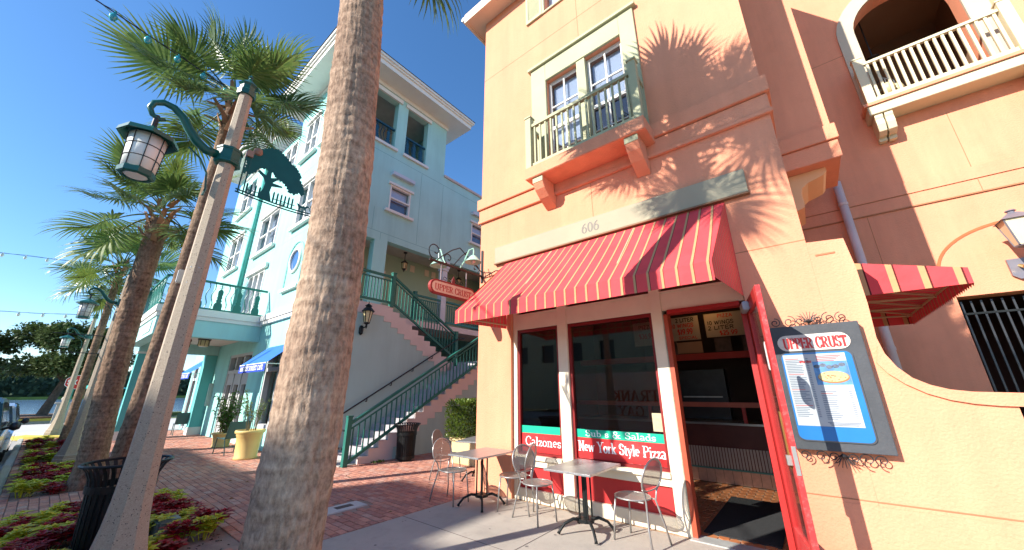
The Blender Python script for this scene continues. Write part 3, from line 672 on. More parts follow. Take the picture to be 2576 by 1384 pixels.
# ---- the open red door
dr = thing('shop_door', 'open red glazed shop door with worn paint, steel lock plate and brass push bar', 'door', (-.455, 5.12, 0))
DA = math.radians(-78)
DM = Matrix.Translation((-.44, 5.13, 0)) @ Matrix.Rotation(DA, 4, 'Z')     # the leaf runs along its own +X, swung out over the walk
WORN = pm('worn red door paint', (.56,.04,.04), .4, .12, 7, .1, 40, dirt=.35, dirtcol=(.55,.42,.36))
st = MB(); st.box(0, .11, -.022, .022, .012, 2.66, DM); st.build('hinge_stile', RED, dr)
st = MB(); st.box(.79, .91, -.022, .022, .012, 2.66, DM); st.build('lock_stile', WORN, dr)
st = MB(); st.box(.1101, .7899, -.022, .022, 2.52, 2.66, DM); st.build('top_rail', RED, dr)
st = MB(); st.box(.1101, .7899, -.022, .022, .012, .36, DM); st.build('bottom_rail', WORN, dr)
MB().box(.105, .795, -.004, .004, .355, 2.525, DM).build('pane', CLEAR, dr)
cd = [(.60+.0+p[0], 1.98+p[1]) for p in rrect(0, .16, -.14, .14, .05)]
q = MB(); k = [(DM @ Vector((u, -.006, v))) for u, v in cd]; k2 = [(DM @ Vector((u, -.0085, v))) for u, v in cd]
q.quad(*k); q.quad(*k2); q.build('white_card', pm('white card', (.75,.78,.76), .6), dr)
MB().box(.911, .914, -.016, .016, .95, 1.18, DM).build('lock_plate', pm('steel plate', (.55,.53,.5), .35, .1, 20, metal=.8), dr)
MB().box(.775, .80, -.034, -.0225, .98, 1.46, DM).build('push_strip', pm('dull brass', (.30,.20,.06), .45, .15, 8, metal=.7), dr)
MB().box(.83, .87, -.06, -.0225, 1.02, 1.10, DM).build('latch', pm('steel plate', (.55,.53,.5)), dr)
MB().box(.02, .30, -.09, -.023, 2.53, 2.63, DM).build('closer', pm('grey closer', (.35,.35,.37), .4, metal=.4), dr, bevel=.01)
dt = thing('door_frame', 'dark red door frame with peeling grey outer edge and pale sill', 'door frame', (-.96, 5.2, 0))
MB().box(-1.455, -1.40, YS-.03, YS+.12, .012, 2.66).build('jamb', pm('orange red jamb', (.40,.07,.03), .5, .15, 6), dt)
MB().box(-1.4685, -1.4555, YS-.035, YS+.12, .012, 2.69).build('weathered_strip', pm('weathered grey strip', (.36,.33,.24), .9, .3, 12, .4, 40), dt)
MB().box(-.53, -.472, YS-.03, YS+.12, .012, 2.66).build('jamb', RED, dt)
MB().box(-1.3995, -.5305, YS-.03, YS+.12, 2.661, 2.719).build('head', RED, dt)
MB().box(-1.469, -.47, Y0-.05, YS+.10, -.003, .011).build('sill', pm('worn aluminium sill', (.50,.52,.49), .5, .15, 8, metal=.4), dt)
mt = MB().box(-1.40, -.62, 5.45, 7.40, .0045, .016).build('door_mat', pm('charcoal mat', (.028,.03,.032), 1, .2, 30, .6, 200))
tag(mt, 'charcoal entrance mat on the terracotta tiles just inside the door', 'mat')

# ---- awning
AR = (.74,.078,.085)
STR = stripe_mat('red awning canvas', 'X', .154, .026, AR, (.52,.30,.145), (.12,.02,.02), .10)
STRY = stripe_mat('red awning side canvas', 'Y', .085, .014, AR, (.52,.30,.145), (.12,.02,.02))
aw = thing('red_awning', 'big red awning with thin beige stripes over the pizza shop windows and door', 'awning', (-2.4, Y0, 3.4))
zt, zv, zb, yf = 4.07, 2.915, 2.705, 3.95
xl0, xl1, xr0, xr1 = -4.27, -4.38, -.46, -.565
cv = MB()
N = 40
for i in range(N):
    def top(t): return (xl0+(xr0-xl0)*t, Y0-.005, zt)
    def fr(t): return (xl1+(xr1-xl1)*t, yf, zv)
    a, b_ = i/N, (i+1)/N
    prev = None
    for j in range(6):
        s0, s1 = j/6, (j+1)/6
        def at(t, s):
            p = Vector(top(t)).lerp(Vector(fr(t)), s); sag = .030*math.sin(math.pi*s)*(.5+.5*math.cos(t*2*math.pi*3)); p.z -= sag; return p
        cv.quad(at(a, s0), at(b_, s0), at(b_, s1), at(a, s1))
cv.build('canopy', STR, aw, smooth=True)
va = MB()
for i in range(N):
    a, b_ = i/N, (i+1)/N
    xa_, xb_ = xl1+(xr1-xl1)*a, xl1+(xr1-xl1)*b_
    oa, ob_ = .006*math.sin(a*40), .006*math.sin(b_*40)
    va.quad((xa_, yf, zv), (xb_, yf, zv), (xb_, yf+ob_, zb), (xa_, yf+oa, zb))
va.build('valance', STR, aw)
for x0, x1 in ((xl0, xl1), (xr0, xr1)):
    sd = MB(); sd.quad((x0, Y0-.006, zt), (x1, yf, zv), (x1, yf, zb+.03), (x0, Y0-.006, 2.76)); sd.build('side_panel', STRY, aw)
fr_ = MB()
for z, y in ((zv-.02, yf+.03), (2.80, yf+.03)):
    fr_.tube([(xl1+.03, y, z), (xr1-.03, y, z)], .014, 6)
fr_.tube([(xl1+.03, yf+.03, 2.80), (xl0+.03, Y0-.02, 2.82)], .014, 6); fr_.tube([(xr1-.03, yf+.03, 2.80), (xr0-.03, Y0-.02, 2.82)], .014, 6)
for x in (-3.2, -1.7): fr_.tube([(x, yf+.03, zv-.02), (x, Y0-.02, zt-.03)], .014, 6)
fr_.tube([(xl1+.03, yf+.2, zv-.15), (xl0+.03, Y0-.3, 2.95)], .012, 6)
fr_.build('frame', pm('tan awning tube', (.55,.38,.22), .6), aw)

# ---- wall with the swept top, right of the door
lw = thing('swept_garden_wall', 'peach stucco wall beside the shop with a top that sweeps down in a curve', 'wall', (.7, Y0, 0))
top_ = [(.251, 3.28), (.57, 3.25), (.598, 2.9), (.60, 2.5), (.585, 2.15), (.61, 1.98), (.66, 1.86), (.74, 1.755), (.84, 1.69), (.95, 1.65), (1.08, 1.63), (1.36, 1.62)]
pf = MB().prism([(.251, 0)]+top_+[(1.36, 1.51), (1.30, 1.51), (1.30, 0)], XZ, Y0+.002, Y0+.26); pf.build('wall', ORANGE, lw)
low = [(1.36, 1.51), (1.2, 1.515), (1.06, 1.53), (.93, 1.56), (.80, 1.615), (.68, 1.70), (.585, 1.80), (.53, 1.90), (.47, 2.06)]
cp = MB().prism([(.56, 2.03), (.57, 2.06)]+top_[5:]+low[:-1], XZ, Y0-.022, Y0+.001); cp.build('coping', ORANGE, lw)
g2 = MB(); g2.box(-.458, 1.30, Y0-.004, Y0+.0015, .642, .652); g2.box(.30, .47, Y0-.006, Y0+.0015, 3.10, 3.118); g2.build('stucco_joint', JOINT, lw)
MB().box(-.457, 1.30, Y0-.007, Y0-.0002, 0, .61).build('plinth', ORANGE, lw)

# ---- the bay set back beside it, the wall behind, its balcony and gate
bay = thing('orange_side_bay', 'shaded orange bay set back beside the corner building above a scrolled bracket', 'building', (.7, 7.5, 0))
mb = MB(); mb.box(.30, 1.03, 6.95, 8.05, 5.13, 12.2); mb.box(.30, 1.03, 8.051, 10.14, 6.2, 12.2); mb.build('wall', ORANGE, bay)
bd = MB(); bd.box(.30, 1.075, 6.89, 6.949, 5.45, 5.72); bd.box(.30, 1.055, 6.93, 6.949, 5.13, 5.44); bd.box(1.031, 1.075, 6.95, 8.0, 5.45, 5.72); bd.build('cornice_band', ORANGE, bay, bevel=.006)
sp = [(.26, 5.125), (.84, 5.125), (.845, 5.06), (.80, 5.0), (.70, 4.965), (.58, 4.93), (.49, 4.86), (.46, 4.75), (.47, 4.62), (.46, 4.52), (.26, 4.45)]
MB().prism(sp, XZ, 7.15, 7.95).build('scroll_bracket', OCHRE, bay)
bw_ = thing('orange_rear_wall', 'tall orange wall set back on the right with an arched loggia and a gateway below', 'building', (2.5, 10.2, 0))
YR = 10.15
holes_ = [(2.40, 3.98, 7.55, 9.75), (2.36, 3.9, -1, 3.27)]
mb = MB(); wall_open(mb, .25, 7.0, 0, 9.75, holes_, YR, YR+.4, XZ)
ar = [(.25, 9.751), (2.40, 9.751)]+[(3.19-.79*math.cos(R(a)), 9.751+.85*math.sin(R(a))) for a in range(10, 171, 10)]+[(3.98, 9.751), (7.0, 9.751), (7.0, 13), (.25, 13)]
mb.prism(ar, XZ, YR, YR+.4); mb.build('wall', ORANGE, bw_)
sur = [(2.10, 7.56), (2.10, 9.75)]+[(3.19-1.09*math.cos(R(a)), 9.75+1.17*math.sin(R(a))) for a in range(10, 171, 10)]+[(4.28, 9.75), (4.28, 7.56), (3.98, 7.56), (3.98, 9.75)]+[(3.19+.79*math.cos(R(a)), 9.75+.85*math.sin(R(a))) for a in range(10, 171, 10)]+[(2.40, 9.75), (2.40, 7.56)]
MB().prism(sur, XZ, YR-.05, YR-.001).build('arch_surround', pm('grey beige surround', (.50,.43,.32), .8, .05), bw_)
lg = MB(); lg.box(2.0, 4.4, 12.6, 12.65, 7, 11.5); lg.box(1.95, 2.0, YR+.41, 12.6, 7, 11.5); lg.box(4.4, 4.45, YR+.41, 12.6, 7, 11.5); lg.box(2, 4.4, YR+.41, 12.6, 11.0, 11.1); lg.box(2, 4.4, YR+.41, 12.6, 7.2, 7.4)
lg.build('loggia_lining', pm('brown loggia wall', (.26,.15,.085), .9, .08, 1), bw_)  # lining in one dark brown
bn = MB(); bn.box(.25, 7, YR-.05, YR-.001, 5.455, 5.70); bn.box(.25, 7, YR-.03, YR-.001, 5.19, 5.44); bn.build('cornice_band', ORANGE, bw_)
jn = MB(); jn.box(.3, 7, YR-.032, YR-.0301, 5.441, 5.454); jn.box(.3, 7, YR-.031, YR-.001, 5.165, 5.189); jn.box(1.03, 2.1, YR-.003, YR-.001, 9.30, 9.312); jn.box(3.17, 3.18, YR-.003, YR-.001, 5.71, 7.0); jn.box(3.17, 3.18, YR-.033, YR-.031, 5.19, 5.45); jn.box(1.58, 1.59, YR-.003, YR-.001, 3.3, 5.16)  # dark strip between the cornice bands stands in for their shadow line
jn.build('stucco_joint', JOINT, bw_)
an = [(3.36-1.10*math.cos(R(a)), 3.75+.82*math.sin(R(a))) for a in range(0, 181, 6)]
an2 = [(3.36-1.06*math.cos(R(a)), 3.75+.775*math.sin(R(a))) for a in range(0, 181, 6)]
MB().prism(an+an2[::-1], XZ, YR-.012, YR-.001).build('blind_arch', pm('dark orange reveal', (.42,.13,.05), .9), bw_)
rb = MB().box(2.07, 4.6, 9.70, YR-.001, 7.24, 7.45).build('balcony', pm('pale cream balcony', (.62,.55,.37), .7, .05, 2), bw_, bevel=.008)
MB().box(2.02, 4.65, 9.66, YR-.052, 7.452, 7.52).build('floor_slab', ORANGE, rb)
CRM = pm('pale cream railing', (.64,.57,.38), .6, .05, 3)
for x in (2.10, 4.16):
    p = MB().box(x, x+.15, 9.70, 9.84, 7.521, 8.72); p.box(x-.015, x+.165, 9.685, 9.855, 8.721, 8.75); p.build('corner_post', CRM, rb)
rail_run(None, (2.26, 9.77, 0), (4.155, 9.77, 0), 7.56, 8.60, 17, rb, CRM, .042, top=(.08,.06), bot=(.06,.09))
rail_run(None, (2.17, 9.85, 0), (2.17, 10.10, 0), 7.56, 8.60, 2, rb, CRM, .042)
for xc in (2.27, 4.35):
    for dx in (-.075, .075):
        pr_ = [(9.74, 7.237), (9.74, 7.17), (9.76, 7.12), (9.75, 7.0), (9.80, 6.85), (9.92, 6.80), (10.02, 6.80), (10.02, 6.72), (YR-.002, 6.72), (YR-.002, 7.237)]
        MB().prism(pr_, YZ, xc+dx-.062, xc+dx+.062).build('corbel', CRM, rb, bevel=.005)
cl = thing('loggia_lantern', 'dark hanging lantern with amber glass bowls behind the cream balcony rail', 'lamp', (2.75, 11.0, 9.0))
MB().tube([(2.75, 11, 10.99), (2.75, 11, 8.75)], .014, 6).build('rod', DARKIRON, cl)
MB().lathe([(.02, 0), (.12, -.02), (.1, -.04)], 12, (2.75, 11, 9.55)).build('canopy', DARKIRON, cl)
for dx, dy in ((-.17, 0), (.17, 0), (0, -.17)):
    MB().lathe([(.10, .13), (.13, .0), (.05, -.16), (.01, -.18)], 10, (2.75+dx, 11+dy, 8.42)).build('glass_bowl', AMBER, cl, smooth=True)
    MB().tube([(2.75, 11, 8.9), (2.75+dx, 11+dy, 8.7), (2.75+dx, 11+dy, 8.55)], .014, 6).build('arm', DARKIRON, cl)
gt = thing('iron_gate', 'tall black barred iron gate in the rear gateway on the right', 'gate', (3.1, 10.4, 0))
for i in range(13): MB().box(2.42+i*.12, 2.445+i*.12, 10.33, 10.355, .02, 3.2).build('bar', pm('black steel bar', (.03,.03,.032), .35, spec=.6), gt)
for z in (.1, 1.4, 2.95): MB().box(2.37, 3.89, 10.32, 10.329, z, z+.035).build('cross_rail', BLACKMETAL, gt)
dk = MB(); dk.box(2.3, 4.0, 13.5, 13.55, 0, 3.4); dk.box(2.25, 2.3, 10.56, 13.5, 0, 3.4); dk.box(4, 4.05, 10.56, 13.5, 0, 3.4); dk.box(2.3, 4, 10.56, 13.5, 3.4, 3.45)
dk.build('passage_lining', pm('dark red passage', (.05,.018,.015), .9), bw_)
# downspout, small awning, wall lantern
dp = thing('downspout', 'pale lilac painted downspout running down the shaded orange wall behind the low wall', 'downspout', (1.25, 9.95, 0))
MB().tube([(1.27, 9.98, .0), (1.27, 9.98, 6.05)], .075, 12).build('pipe', pm('pale pink downspout', (.62,.50,.47), .6), dp, smooth=True)
for z in (2.4, 5.5): MB().lathe([(.085, -.03), (.085, .03)], 12, (1.27, 9.98, z)).build('pipe_clip', pm('pale pink downspout', (.62,.50,.47)), dp)
a2 = thing('side_awning', 'smaller red striped awning seen end on above the low wall by the gate', 'awning', (.9, 7.3, 2.8))
S2X = stripe_mat('red side awning canvas', 'X', .245, .052, AR, (.54,.31,.15), (.12,.02,.02), .03)
S2Y = stripe_mat('red side awning top canvas', 'Y', .154, .022, AR, (.52,.30,.145), (.12,.02,.02))
ya_, yb_2, xo, xi = 5.78, 8.9, 1.50, .26
for y in (ya_, yb_2):
    q = MB(); q.quad((xi, y, 3.22), (xo, y, 2.87), (xo, y, 2.70), (xi, y, 2.70)); q.build('side_panel', S2X, a2)
q = MB(); q.quad((xi, ya_, 3.22), (xi, yb_2, 3.22), (xo, yb_2, 2.87), (xo, ya_, 2.87)); q.build('canopy', S2Y, a2)
q = MB()
nsc = 40
for i in range(nsc):
    y0, y1 = ya_+(yb_2-ya_)*i/nsc, ya_+(yb_2-ya_)*(i+1)/nsc; ym = (y0+y1)/2
    q.quad((xo, y0, 2.87), (xo, y1, 2.87), (xo, y1, 2.70), (xo, ym, 2.67), (xo, y0, 2.70))
q.build('valance', S2Y, a2)
q = MB()
for y in (6.2, 7.0, 7.8, 8.6): q.tube([(xi, y, 3.12), (xo-.03, y, 2.82)], .015, 6); q.tube([(xi, y, 2.85), (xo-.03, y, 2.80)], .015, 6)
q.tube([(xo-.04, ya_+.03, 2.82), (xo-.04, yb_2-.03, 2.82)], .015, 6); q.build('frame', pm('tan awning tube', (.55,.38,.22)), a2)

def carriage_lantern(name, label, cat, o, s, wallm, glass, arm=True, parent=None):
    """tapered four pane lantern; o = centre of its body, s = body height, -Y side faces out"""
    x, y, z = o; t = thing(name, label, cat, (x, y, z))
    tw, bw2 = .36*s, .20*s
    def ring(wd, zz): return [(x-wd, y-wd, zz), (x+wd, y-wd, zz), (x+wd, y+wd, zz), (x-wd, y+wd, zz)]
    a, b = ring(bw2, z-s/2), ring(tw, z+s/2)
    for i in range(4):
        j = (i+1) % 4; g = MB(); g.quad(a[i], a[j], b[j], b[i]); g.build('pane', glass, t)
        MB().tube([a[i], b[i]], .026*s, 5).build('corner_bar', wallm, t)
    r = MB(); c = ring(tw*1.22, z+s*.5); d = ring(tw*.32, z+s*.80)
    r.quad(*c)
    for i in range(4): r.quad(c[i], c[(i+1) % 4], d[(i+1) % 4], d[i])
    r.quad(*d); r.build('roof', wallm, t)
    MB().lathe([(.10*s, .80*s), (.10*s, .86*s), (.15*s, .88*s), (.12*s, .93*s), (.02*s, .95*s)], 10, (x, y, z)).build('finial', wallm, t)
    MB().lathe([(.02*s, -.72*s), (.06*s, -.66*s), (.05*s, -.6*s), (bw2*1.25, -.55*s), (bw2*1.3, -.5*s)], 10, (x, y, z)).build('base', wallm, t)
    return t
LG = pm('lilac grey lantern metal', (.20,.19,.22), .4, .1, 6, metal=.3)
l1 = carriage_lantern('wall_lantern', 'big grey four sided lantern on the orange wall above the gate', 'lantern', (3.19, 9.62, 4.15), .44, LG, pm('milky lantern pane', (.66,.58,.38), .35, .06, 4))
MB().tube([(3.19, 9.62, 3.83), (3.19, 9.72, 3.70), (3.19, 9.95, 3.63), (3.19, 10.1, 3.69)], .03, 8).build('arm', BRASS, l1)
MB().prism([(3.07, 3.82), (3.31, 3.82), (3.31, 3.53), (3.24, 3.46), (3.14, 3.46), (3.07, 3.53)], XZ, 10.09, YR-.002).build('backplate', LG, l1)
# ================================================================== THE AQUA BUILDING AND ITS STAIRS
YF, XS = 4.45, -11.4
ab = thing('aqua_building', 'tall aqua and sea green stucco building with white window trim, balconies and wide white eaves', 'building', (-17, 8, 0))
front = [(-18.25, -16.05, 7.40, 9.15), (-22.75, -20.75, 7.45, 9.30), (-14.15, -12.55, 7.52, 9.25), (-14.72, -13.55, 10.75, 12.55), (-12.9, -11.95, 10.75, 12.55), (-22.9, -20.8, 10.7, 13.1), (-18.25, -16.4, 4.35, 6.42), (-18.4, -15.75, .05, 3.08), (-14.2, -11.95, .6, 3.05), (-22.8, -21.0, .62, 3.1), (-23.95, -23.15, .05, 2.9), (-17.0, -15.6, 10.9, 12.3)]
mb = MB()
wall_open(mb, -24.3, -11.4, 0, 12.6, front, YF, YF+.3, XZ)
mb.box(-24.3, -24.0, YF+.301, 16, 0, 11)
mb.box(-15.6, -11.401, YF, YF+.299, 12.601, 13.8) ; mb.box(-24.3, -19.5, YF, YF+.299, 12.601, 13.8)
mb.box(-24.3, -24.0, YF+.30, 9.2, 11, 13.8); mb.box(-19.8, -19.5, YF+.30, 9.2, 11, 13.8); mb.box(-15.6, -15.3, YF+.30, 9.2, 11, 13.8)
mb.build('front_wall', AQUA, ab)
side = [(6.60, 7.55, 8.3, 9.4), (11.05, 12.0, 8.42, 9.45), (7.05, 8.13, 11.05, 13.35), (5.55, 6.58, 11.05, 13.35), (-1, 6.22, 4.25, 6.95), (6.74, 12.5, 4.25, 7.03)]
side = [(max(a, YF+.301), b, c, d) for a, b, c, d in side]
mb = MB()
wall_open(mb, YF+.301, 9.2, 4.25, 13.8, side, XS, XS-.3, YZ)
wall_open(mb, 9.201, 17, 4.25, 11.05, side, XS, XS-.3, YZ)
mb.box(-24, XS-.301, 9.0, 9.2, 11.05, 13.8); mb.box(-24, XS-.3, 16.7, 17, 0, 11.05)
mb.box(-24, XS-.301, YF+.31, 16.6, 10.6, 10.75); mb.box(-24, XS-.301, YF+.31, 16.6, 7.35, 7.5)
mb.build('side_wall', SEAFOAM, ab)
pt = MB(); pt.box(XS-.32, XS+.06, 9.205, 17.05, 11.051, 11.16); pt.build('parapet_cap', pm('rose grey coping', (.55,.44,.40), .8), ab)
jt = MB(); JG = pm('sea green joint', (.15,.36,.34), .9)
jt.box(XS+.001, XS+.003, 4.76, 17, 7.28, 7.292); jt.box(XS+.001, XS+.003, 4.76, 17, 10.62, 10.632); jt.box(XS+.001, XS+.003, 9.19, 9.2, 7.3, 10.6); jt.box(XS+.001, XS+.003, 8.0, 8.01, 7.3, 10.6); jt.box(XS+.001, XS+.003, 6.42, 6.43, 6.98, 7.28); jt.box(XS+.001, XS+.003, 6.05, 6.06, 7.3, 8.2)
jt.build('stucco_joint', JG, ab)
# eaves of the two tower tops
for x0, x1 in ((-15.6, -11.4), (-24.3, -19.5)):
    e = MB(); ov = .82; y0, y1 = YF-ov, 9.2+ov
    e.box(x0-ov, x1+ov, y0, y1, 13.80, 13.86)
    e.box(x0-.06, x1+.06, YF-.06, YF-.001, 13.62, 13.799); e.box(x1+.001, x1+.06, YF, 9.26, 13.62, 13.799)
    for i, (o, za, zb2) in enumerate(((0, 13.861, 14.0), (.06, 14.001, 14.09), (.12, 14.091, 14.2))):
        e.box(x0-ov-o, x1+ov+o, y0-o, y1+o, za, zb2)
    e.build('eave', WHITETRIM, ab)
    rr_ = MB(); cx, cy = (x0+x1)/2, (y0+y1)/2
    k = [(x0-ov-.15, y0-.15, 14.21), (x1+ov+.15, y0-.15, 14.21), (x1+ov+.15, y1+.15, 14.21), (x0-ov-.15, y1+.15, 14.21)]
    for i in range(4): rr_.quad(k[i], k[(i+1) % 4], (cx, cy, 15.6))
    rr_.build('roof', pm('grey roof', (.12,.11,.11), .8), ab)
MB().tube([(-12.2, 5.3, 14.6), (-12.2, 5.3, 17.3)], .05, 8).build('vent_pole', pm('vent pole', (.5,.48,.45), .5), ab)
pg = MB()
pg.box(-19.4, -15.7, YF-.5, YF-.4, 12.85, 13.0); pg.box(-19.4, -15.7, YF+1.6, YF+1.7, 12.85, 13.0)
pergo = pg.build('pergola', WHITETRIM, ab)
for i in range(13): MB().box(-19.35+i*.29, -19.27+i*.29, YF-.75, YF+1.9, 13.001, 13.14).build('slat', WHITETRIM, pergo)
for x in (-19.3, -15.85): MB().box(x, x+.12, YF-.5, YF-.38, 12.6, 12.849).build('post', WHITETRIM, pergo)
# windows of the street front
def front_window(h, sash=True, n=2, lintel=True, sill=True, name='window', dark=False):
    x0, x1, z0, z1 = h
    f = MB()
    f.box(x0-.02, x0+.06, YF-.02, YF+.1, z0, z1); f.box(x1-.06, x1+.02, YF-.02, YF+.1, z0, z1); f.box(x0+.061, x1-.061, YF-.02, YF+.1, z1-.07, z1+.0)
    f.box(x0+.061, x1-.061, YF-.02, YF+.1, z0, z0+.06)
    for i in range(1, n):
        xm = x0+(x1-x0)*i/n; f.box(xm-.06, xm+.06, YF-.02, YF+.1, z0+.061, z1-.071)
    if sash:
        for i in range(n):
            xa_, xb_ = x0+(x1-x0)*i/n+.07, x0+(x1-x0)*(i+1)/n-.07
            f.box(xa_, xb_, YF+.02, YF+.09, (z0+z1)/2-.03, (z0+z1)/2+.03)
    o = f.build(name, WHITETRIM, ab)
    MB().box(x0+.05, x1-.05, YF+.12, YF+.125, z0+.05, z1-.05).build('pane', SKYGLASS, o)
    b = MB(); zz = z0+.05
    while zz < z1-.05: b.box(x0+.05, x1-.05, YF+.2, YF+.22, zz, zz+.045); zz += .05
    b = b.build('blind', pm('pale grey blind', (.40,.44,.46), .7), o); b['kind'] = 'stuff'
    if lintel: MB().box(x0-.12, x1+.12, YF-.09, YF-.021, z1+.001, z1+.10).build('lintel', WHITETRIM, o)
    if sill: MB().box(x0-.18, x1+.18, YF-.14, YF-.021, z0-.12, z0-.001).build('sill', WHITETRIM, o)
    return o
for i in (0, 1, 2, 3, 4, 5): front_window(front[i])
front_window(front[11], lintel=False)
fd = front_window(front[6], sash=False, n=3, lintel=False, sill=False, name='french_door')
MB().box(-18.55, -16.1, YF-.12, YF-.021, 6.43, 6.62).build('lintel', WHITETRIM, fd)
rw = MB(); rw.tube([(-13.33+.42*math.cos(R(a)), YF-.02, 6.05+.42*math.sin(R(a))) for a in range(0, 360, 12)], .055, 8, closed=True)
rwo = rw.build('round_window', WHITETRIM, ab)
q = MB(); disc(q, (-13.33, YF-.004, 6.05), (1,0,0), (0,0,1), (0,-1,0), .40, .40, 0, 30); q.build('pane', pm('round pane', (.05,.13,.30), .08, spec=.8), rwo)
nich = MB(); nich.tube([(-13.98, YF-.01, 5.05), (-13.98, YF-.01, 6.1)]+[(-13.33-.65*math.cos(R(a)), YF-.01, 6.1+.66*math.sin(R(a))) for a in range(10, 171, 10)]+[(-12.68, YF-.01, 6.1), (-12.68, YF-.01, 5.05)], .03, 6); nich.build('niche_moulding', AQUA, rwo)
MB().box(-14.05, -12.6, YF-.12, YF-.001, 4.96, 5.06).build('sill', WHITETRIM, rwo)
fj = MB()
for z in (7.12, 9.95): fj.box(-24.2, XS, YF-.0025, YF-.001, z, z+.012)
fj.build('stucco_joint', pm('pale aqua joint', (.30,.58,.54), .9), ab)
bb = MB(); bb.box(-15.29, XS+.10, YF-.14, YF-.001, 4.10, 4.30); bb.box(-15.29, XS+.06, YF-.10, YF-.001, 3.97, 4.099)
MB().box(-24.3, -20.71, YF-.14, YF-.001, 4.10, 4.3).build('floor_band', WHITETRIM, ab)
bb.build('floor_band', WHITETRIM, ab)
dsp = thing('green_downspout', 'teal green downspout running up the aqua street front', 'downspout', (-19.2, YF, 4.3))
MB().tube([(-19.2, YF-.1, 4.35), (-19.2, YF-.1, 13.7)], .085, 10).build('pipe', pm('teal downspout', (.10,.42,.36), .5), dsp, smooth=True)
# windows on the alley side
def side_window(h):
    y0, y1, z0, z1 = h
    f = MB(); f.box(XS-.1, XS+.02, y0, y0+.06, z0, z1); f.box(XS-.1, XS+.02, y1-.06, y1, z0, z1); f.box(XS-.1, XS+.02, y0+.061, y1-.061, z1-.06, z1); f.box(XS-.1, XS+.02, y0+.061, y1-.061, z0, z0+.06); f.box(XS-.09, XS+.03, y0+.061, y1-.061, (z0+z1)/2-.03, (z0+z1)/2+.03)
    o = f.build('window', WHITETRIM, ab)
    MB().box(XS-.13, XS-.125, y0+.05, y1-.05, z0+.05, z1-.05).build('pane', SKYGLASS, o)
    MB().box(XS-.2, XS-.19, y0+.05, y1-.05, (z0+z1)/2, z1-.05).build('blind', BLIND, o)
    MB().box(XS-.2, XS-.19, y0+.05, y1-.05, z0+.05, (z0+z1)/2-.002).build('screen', pm('grey window screen', (.16,.17,.21), .8), o)
    MB().box(XS+.001, XS+.09, y0-.10, y1+.10, z1+.001, z1+.09).build('lintel', WHITETRIM, o)
    MB().box(XS+.001, XS+.12, y0-.16, y1+.16, z0-.10, z0-.001).build('sill', WHITETRIM, o)
    MB().box(XS+.001, XS+.16, y0-.02, y1+.06, z1+.42, z1+.56).build('shutter_box', pm('pale steel shutter box', (.55,.60,.66), .5), o)
side_window(side[0]); side_window(side[1])
def vase(u, z0, h):
    p = [(.03, 0), (.115, 0), (.12, .12), (.105, .22), (.06, .28), (.085, .34), (.055, .40), (.075, .46), (.06, .52), (.075, .66), (.07, .74), (.03, .80), (.012, .82), (.012, 1.0)]
    pts = [(u+a, z0+b*h) for a, b in p]+[(u-a, z0+b*h) for a, b in reversed(p)]
    return pts
def wavy(fn, u, z0, h, th, ph=1):
    return [fn(u+ph*.035*math.sin(2*math.pi*i/9*1.5), z0+h*i/9) for i in range(10)]
def fancy_rail(parent, fn, depth_axis, u0, u1, z0, z1, spacing, mat):
    """wavy iron bars with flat vase shaped boards between them"""
    e = .025
    MB().prism([(u0, z1-.07), (u1, z1-.07), (u1, z1), (u0, z1)], fn, -.04, .04).build('top_rail', mat, parent)
    MB().prism([(u0, z0), (u1, z0), (u1, z0+.05), (u0, z0+.05)], fn, -.03, .03).build('bottom_rail', mat, parent)
    n = max(1, int((u1-u0)/spacing)); s = (u1-u0)/n
    for i in range(n):
        c = u0+s*(i+.5)
        v = MB().prism(vase(c, z0+.051, z1-z0-.122), fn, -.012, .012).build('vase_board', mat, parent)
        for zz in (.80, .86, .92):
            MB().prism([(c-.07, z0+(z1-z0)*zz), (c+.07, z0+(z1-z0)*zz), (c+.07, z0+(z1-z0)*zz+.012), (c-.07, z0+(z1-z0)*zz+.012)], fn, -.011, .011).build('spike', mat, parent)
        for du in (-s*.5+.06, -s*.5+.06+s*.14) if s < .5 else (-s*.36, -s*.64):
            MB().tube(wavy(lambda a, b: fn(a, b, 0), c+du, z0+.04, z1-z0-.08, .01), .016, 5).build('baluster', mat, parent)
for h in side[2:4]:
    y0, y1, z0, z1 = h
    MB().box(XS+.001, XS+.10, y0-.08, y1+.12, z0-.11, z0-.001).build('opening_sill', WHITETRIM, ab)
    MB().box(XS+.001, XS+.08, y0-.14, y1+.14, z1+.001, z1+.17).build('opening_lintel', WHITETRIM, ab)
    rl_ = MB().box(XS-.2, XS-.16, y0+.01, y1-.01, z0+.001, z0+.04).build('loggia_rail', TEALRAIL, ab)
    fancy_rail(rl_, lambda u, v, d: (XS-.12+d, u, v), 0, y0+.01, y1-.01, z0+.045, z0+.98, .34, pm('deep teal loggia rail', (.01,.07,.12), .45))
lg = MB(); lg.box(XS-2.4, XS-2.35, 4.8, 8.95, 10.8, 13.75); lg.box(XS-2.3, XS-.31, YF+.32, 8.98, 13.70, 13.79); lg.build('loggia_lining', pm('pale loggia wall', (.52,.56,.50), .9), ab)
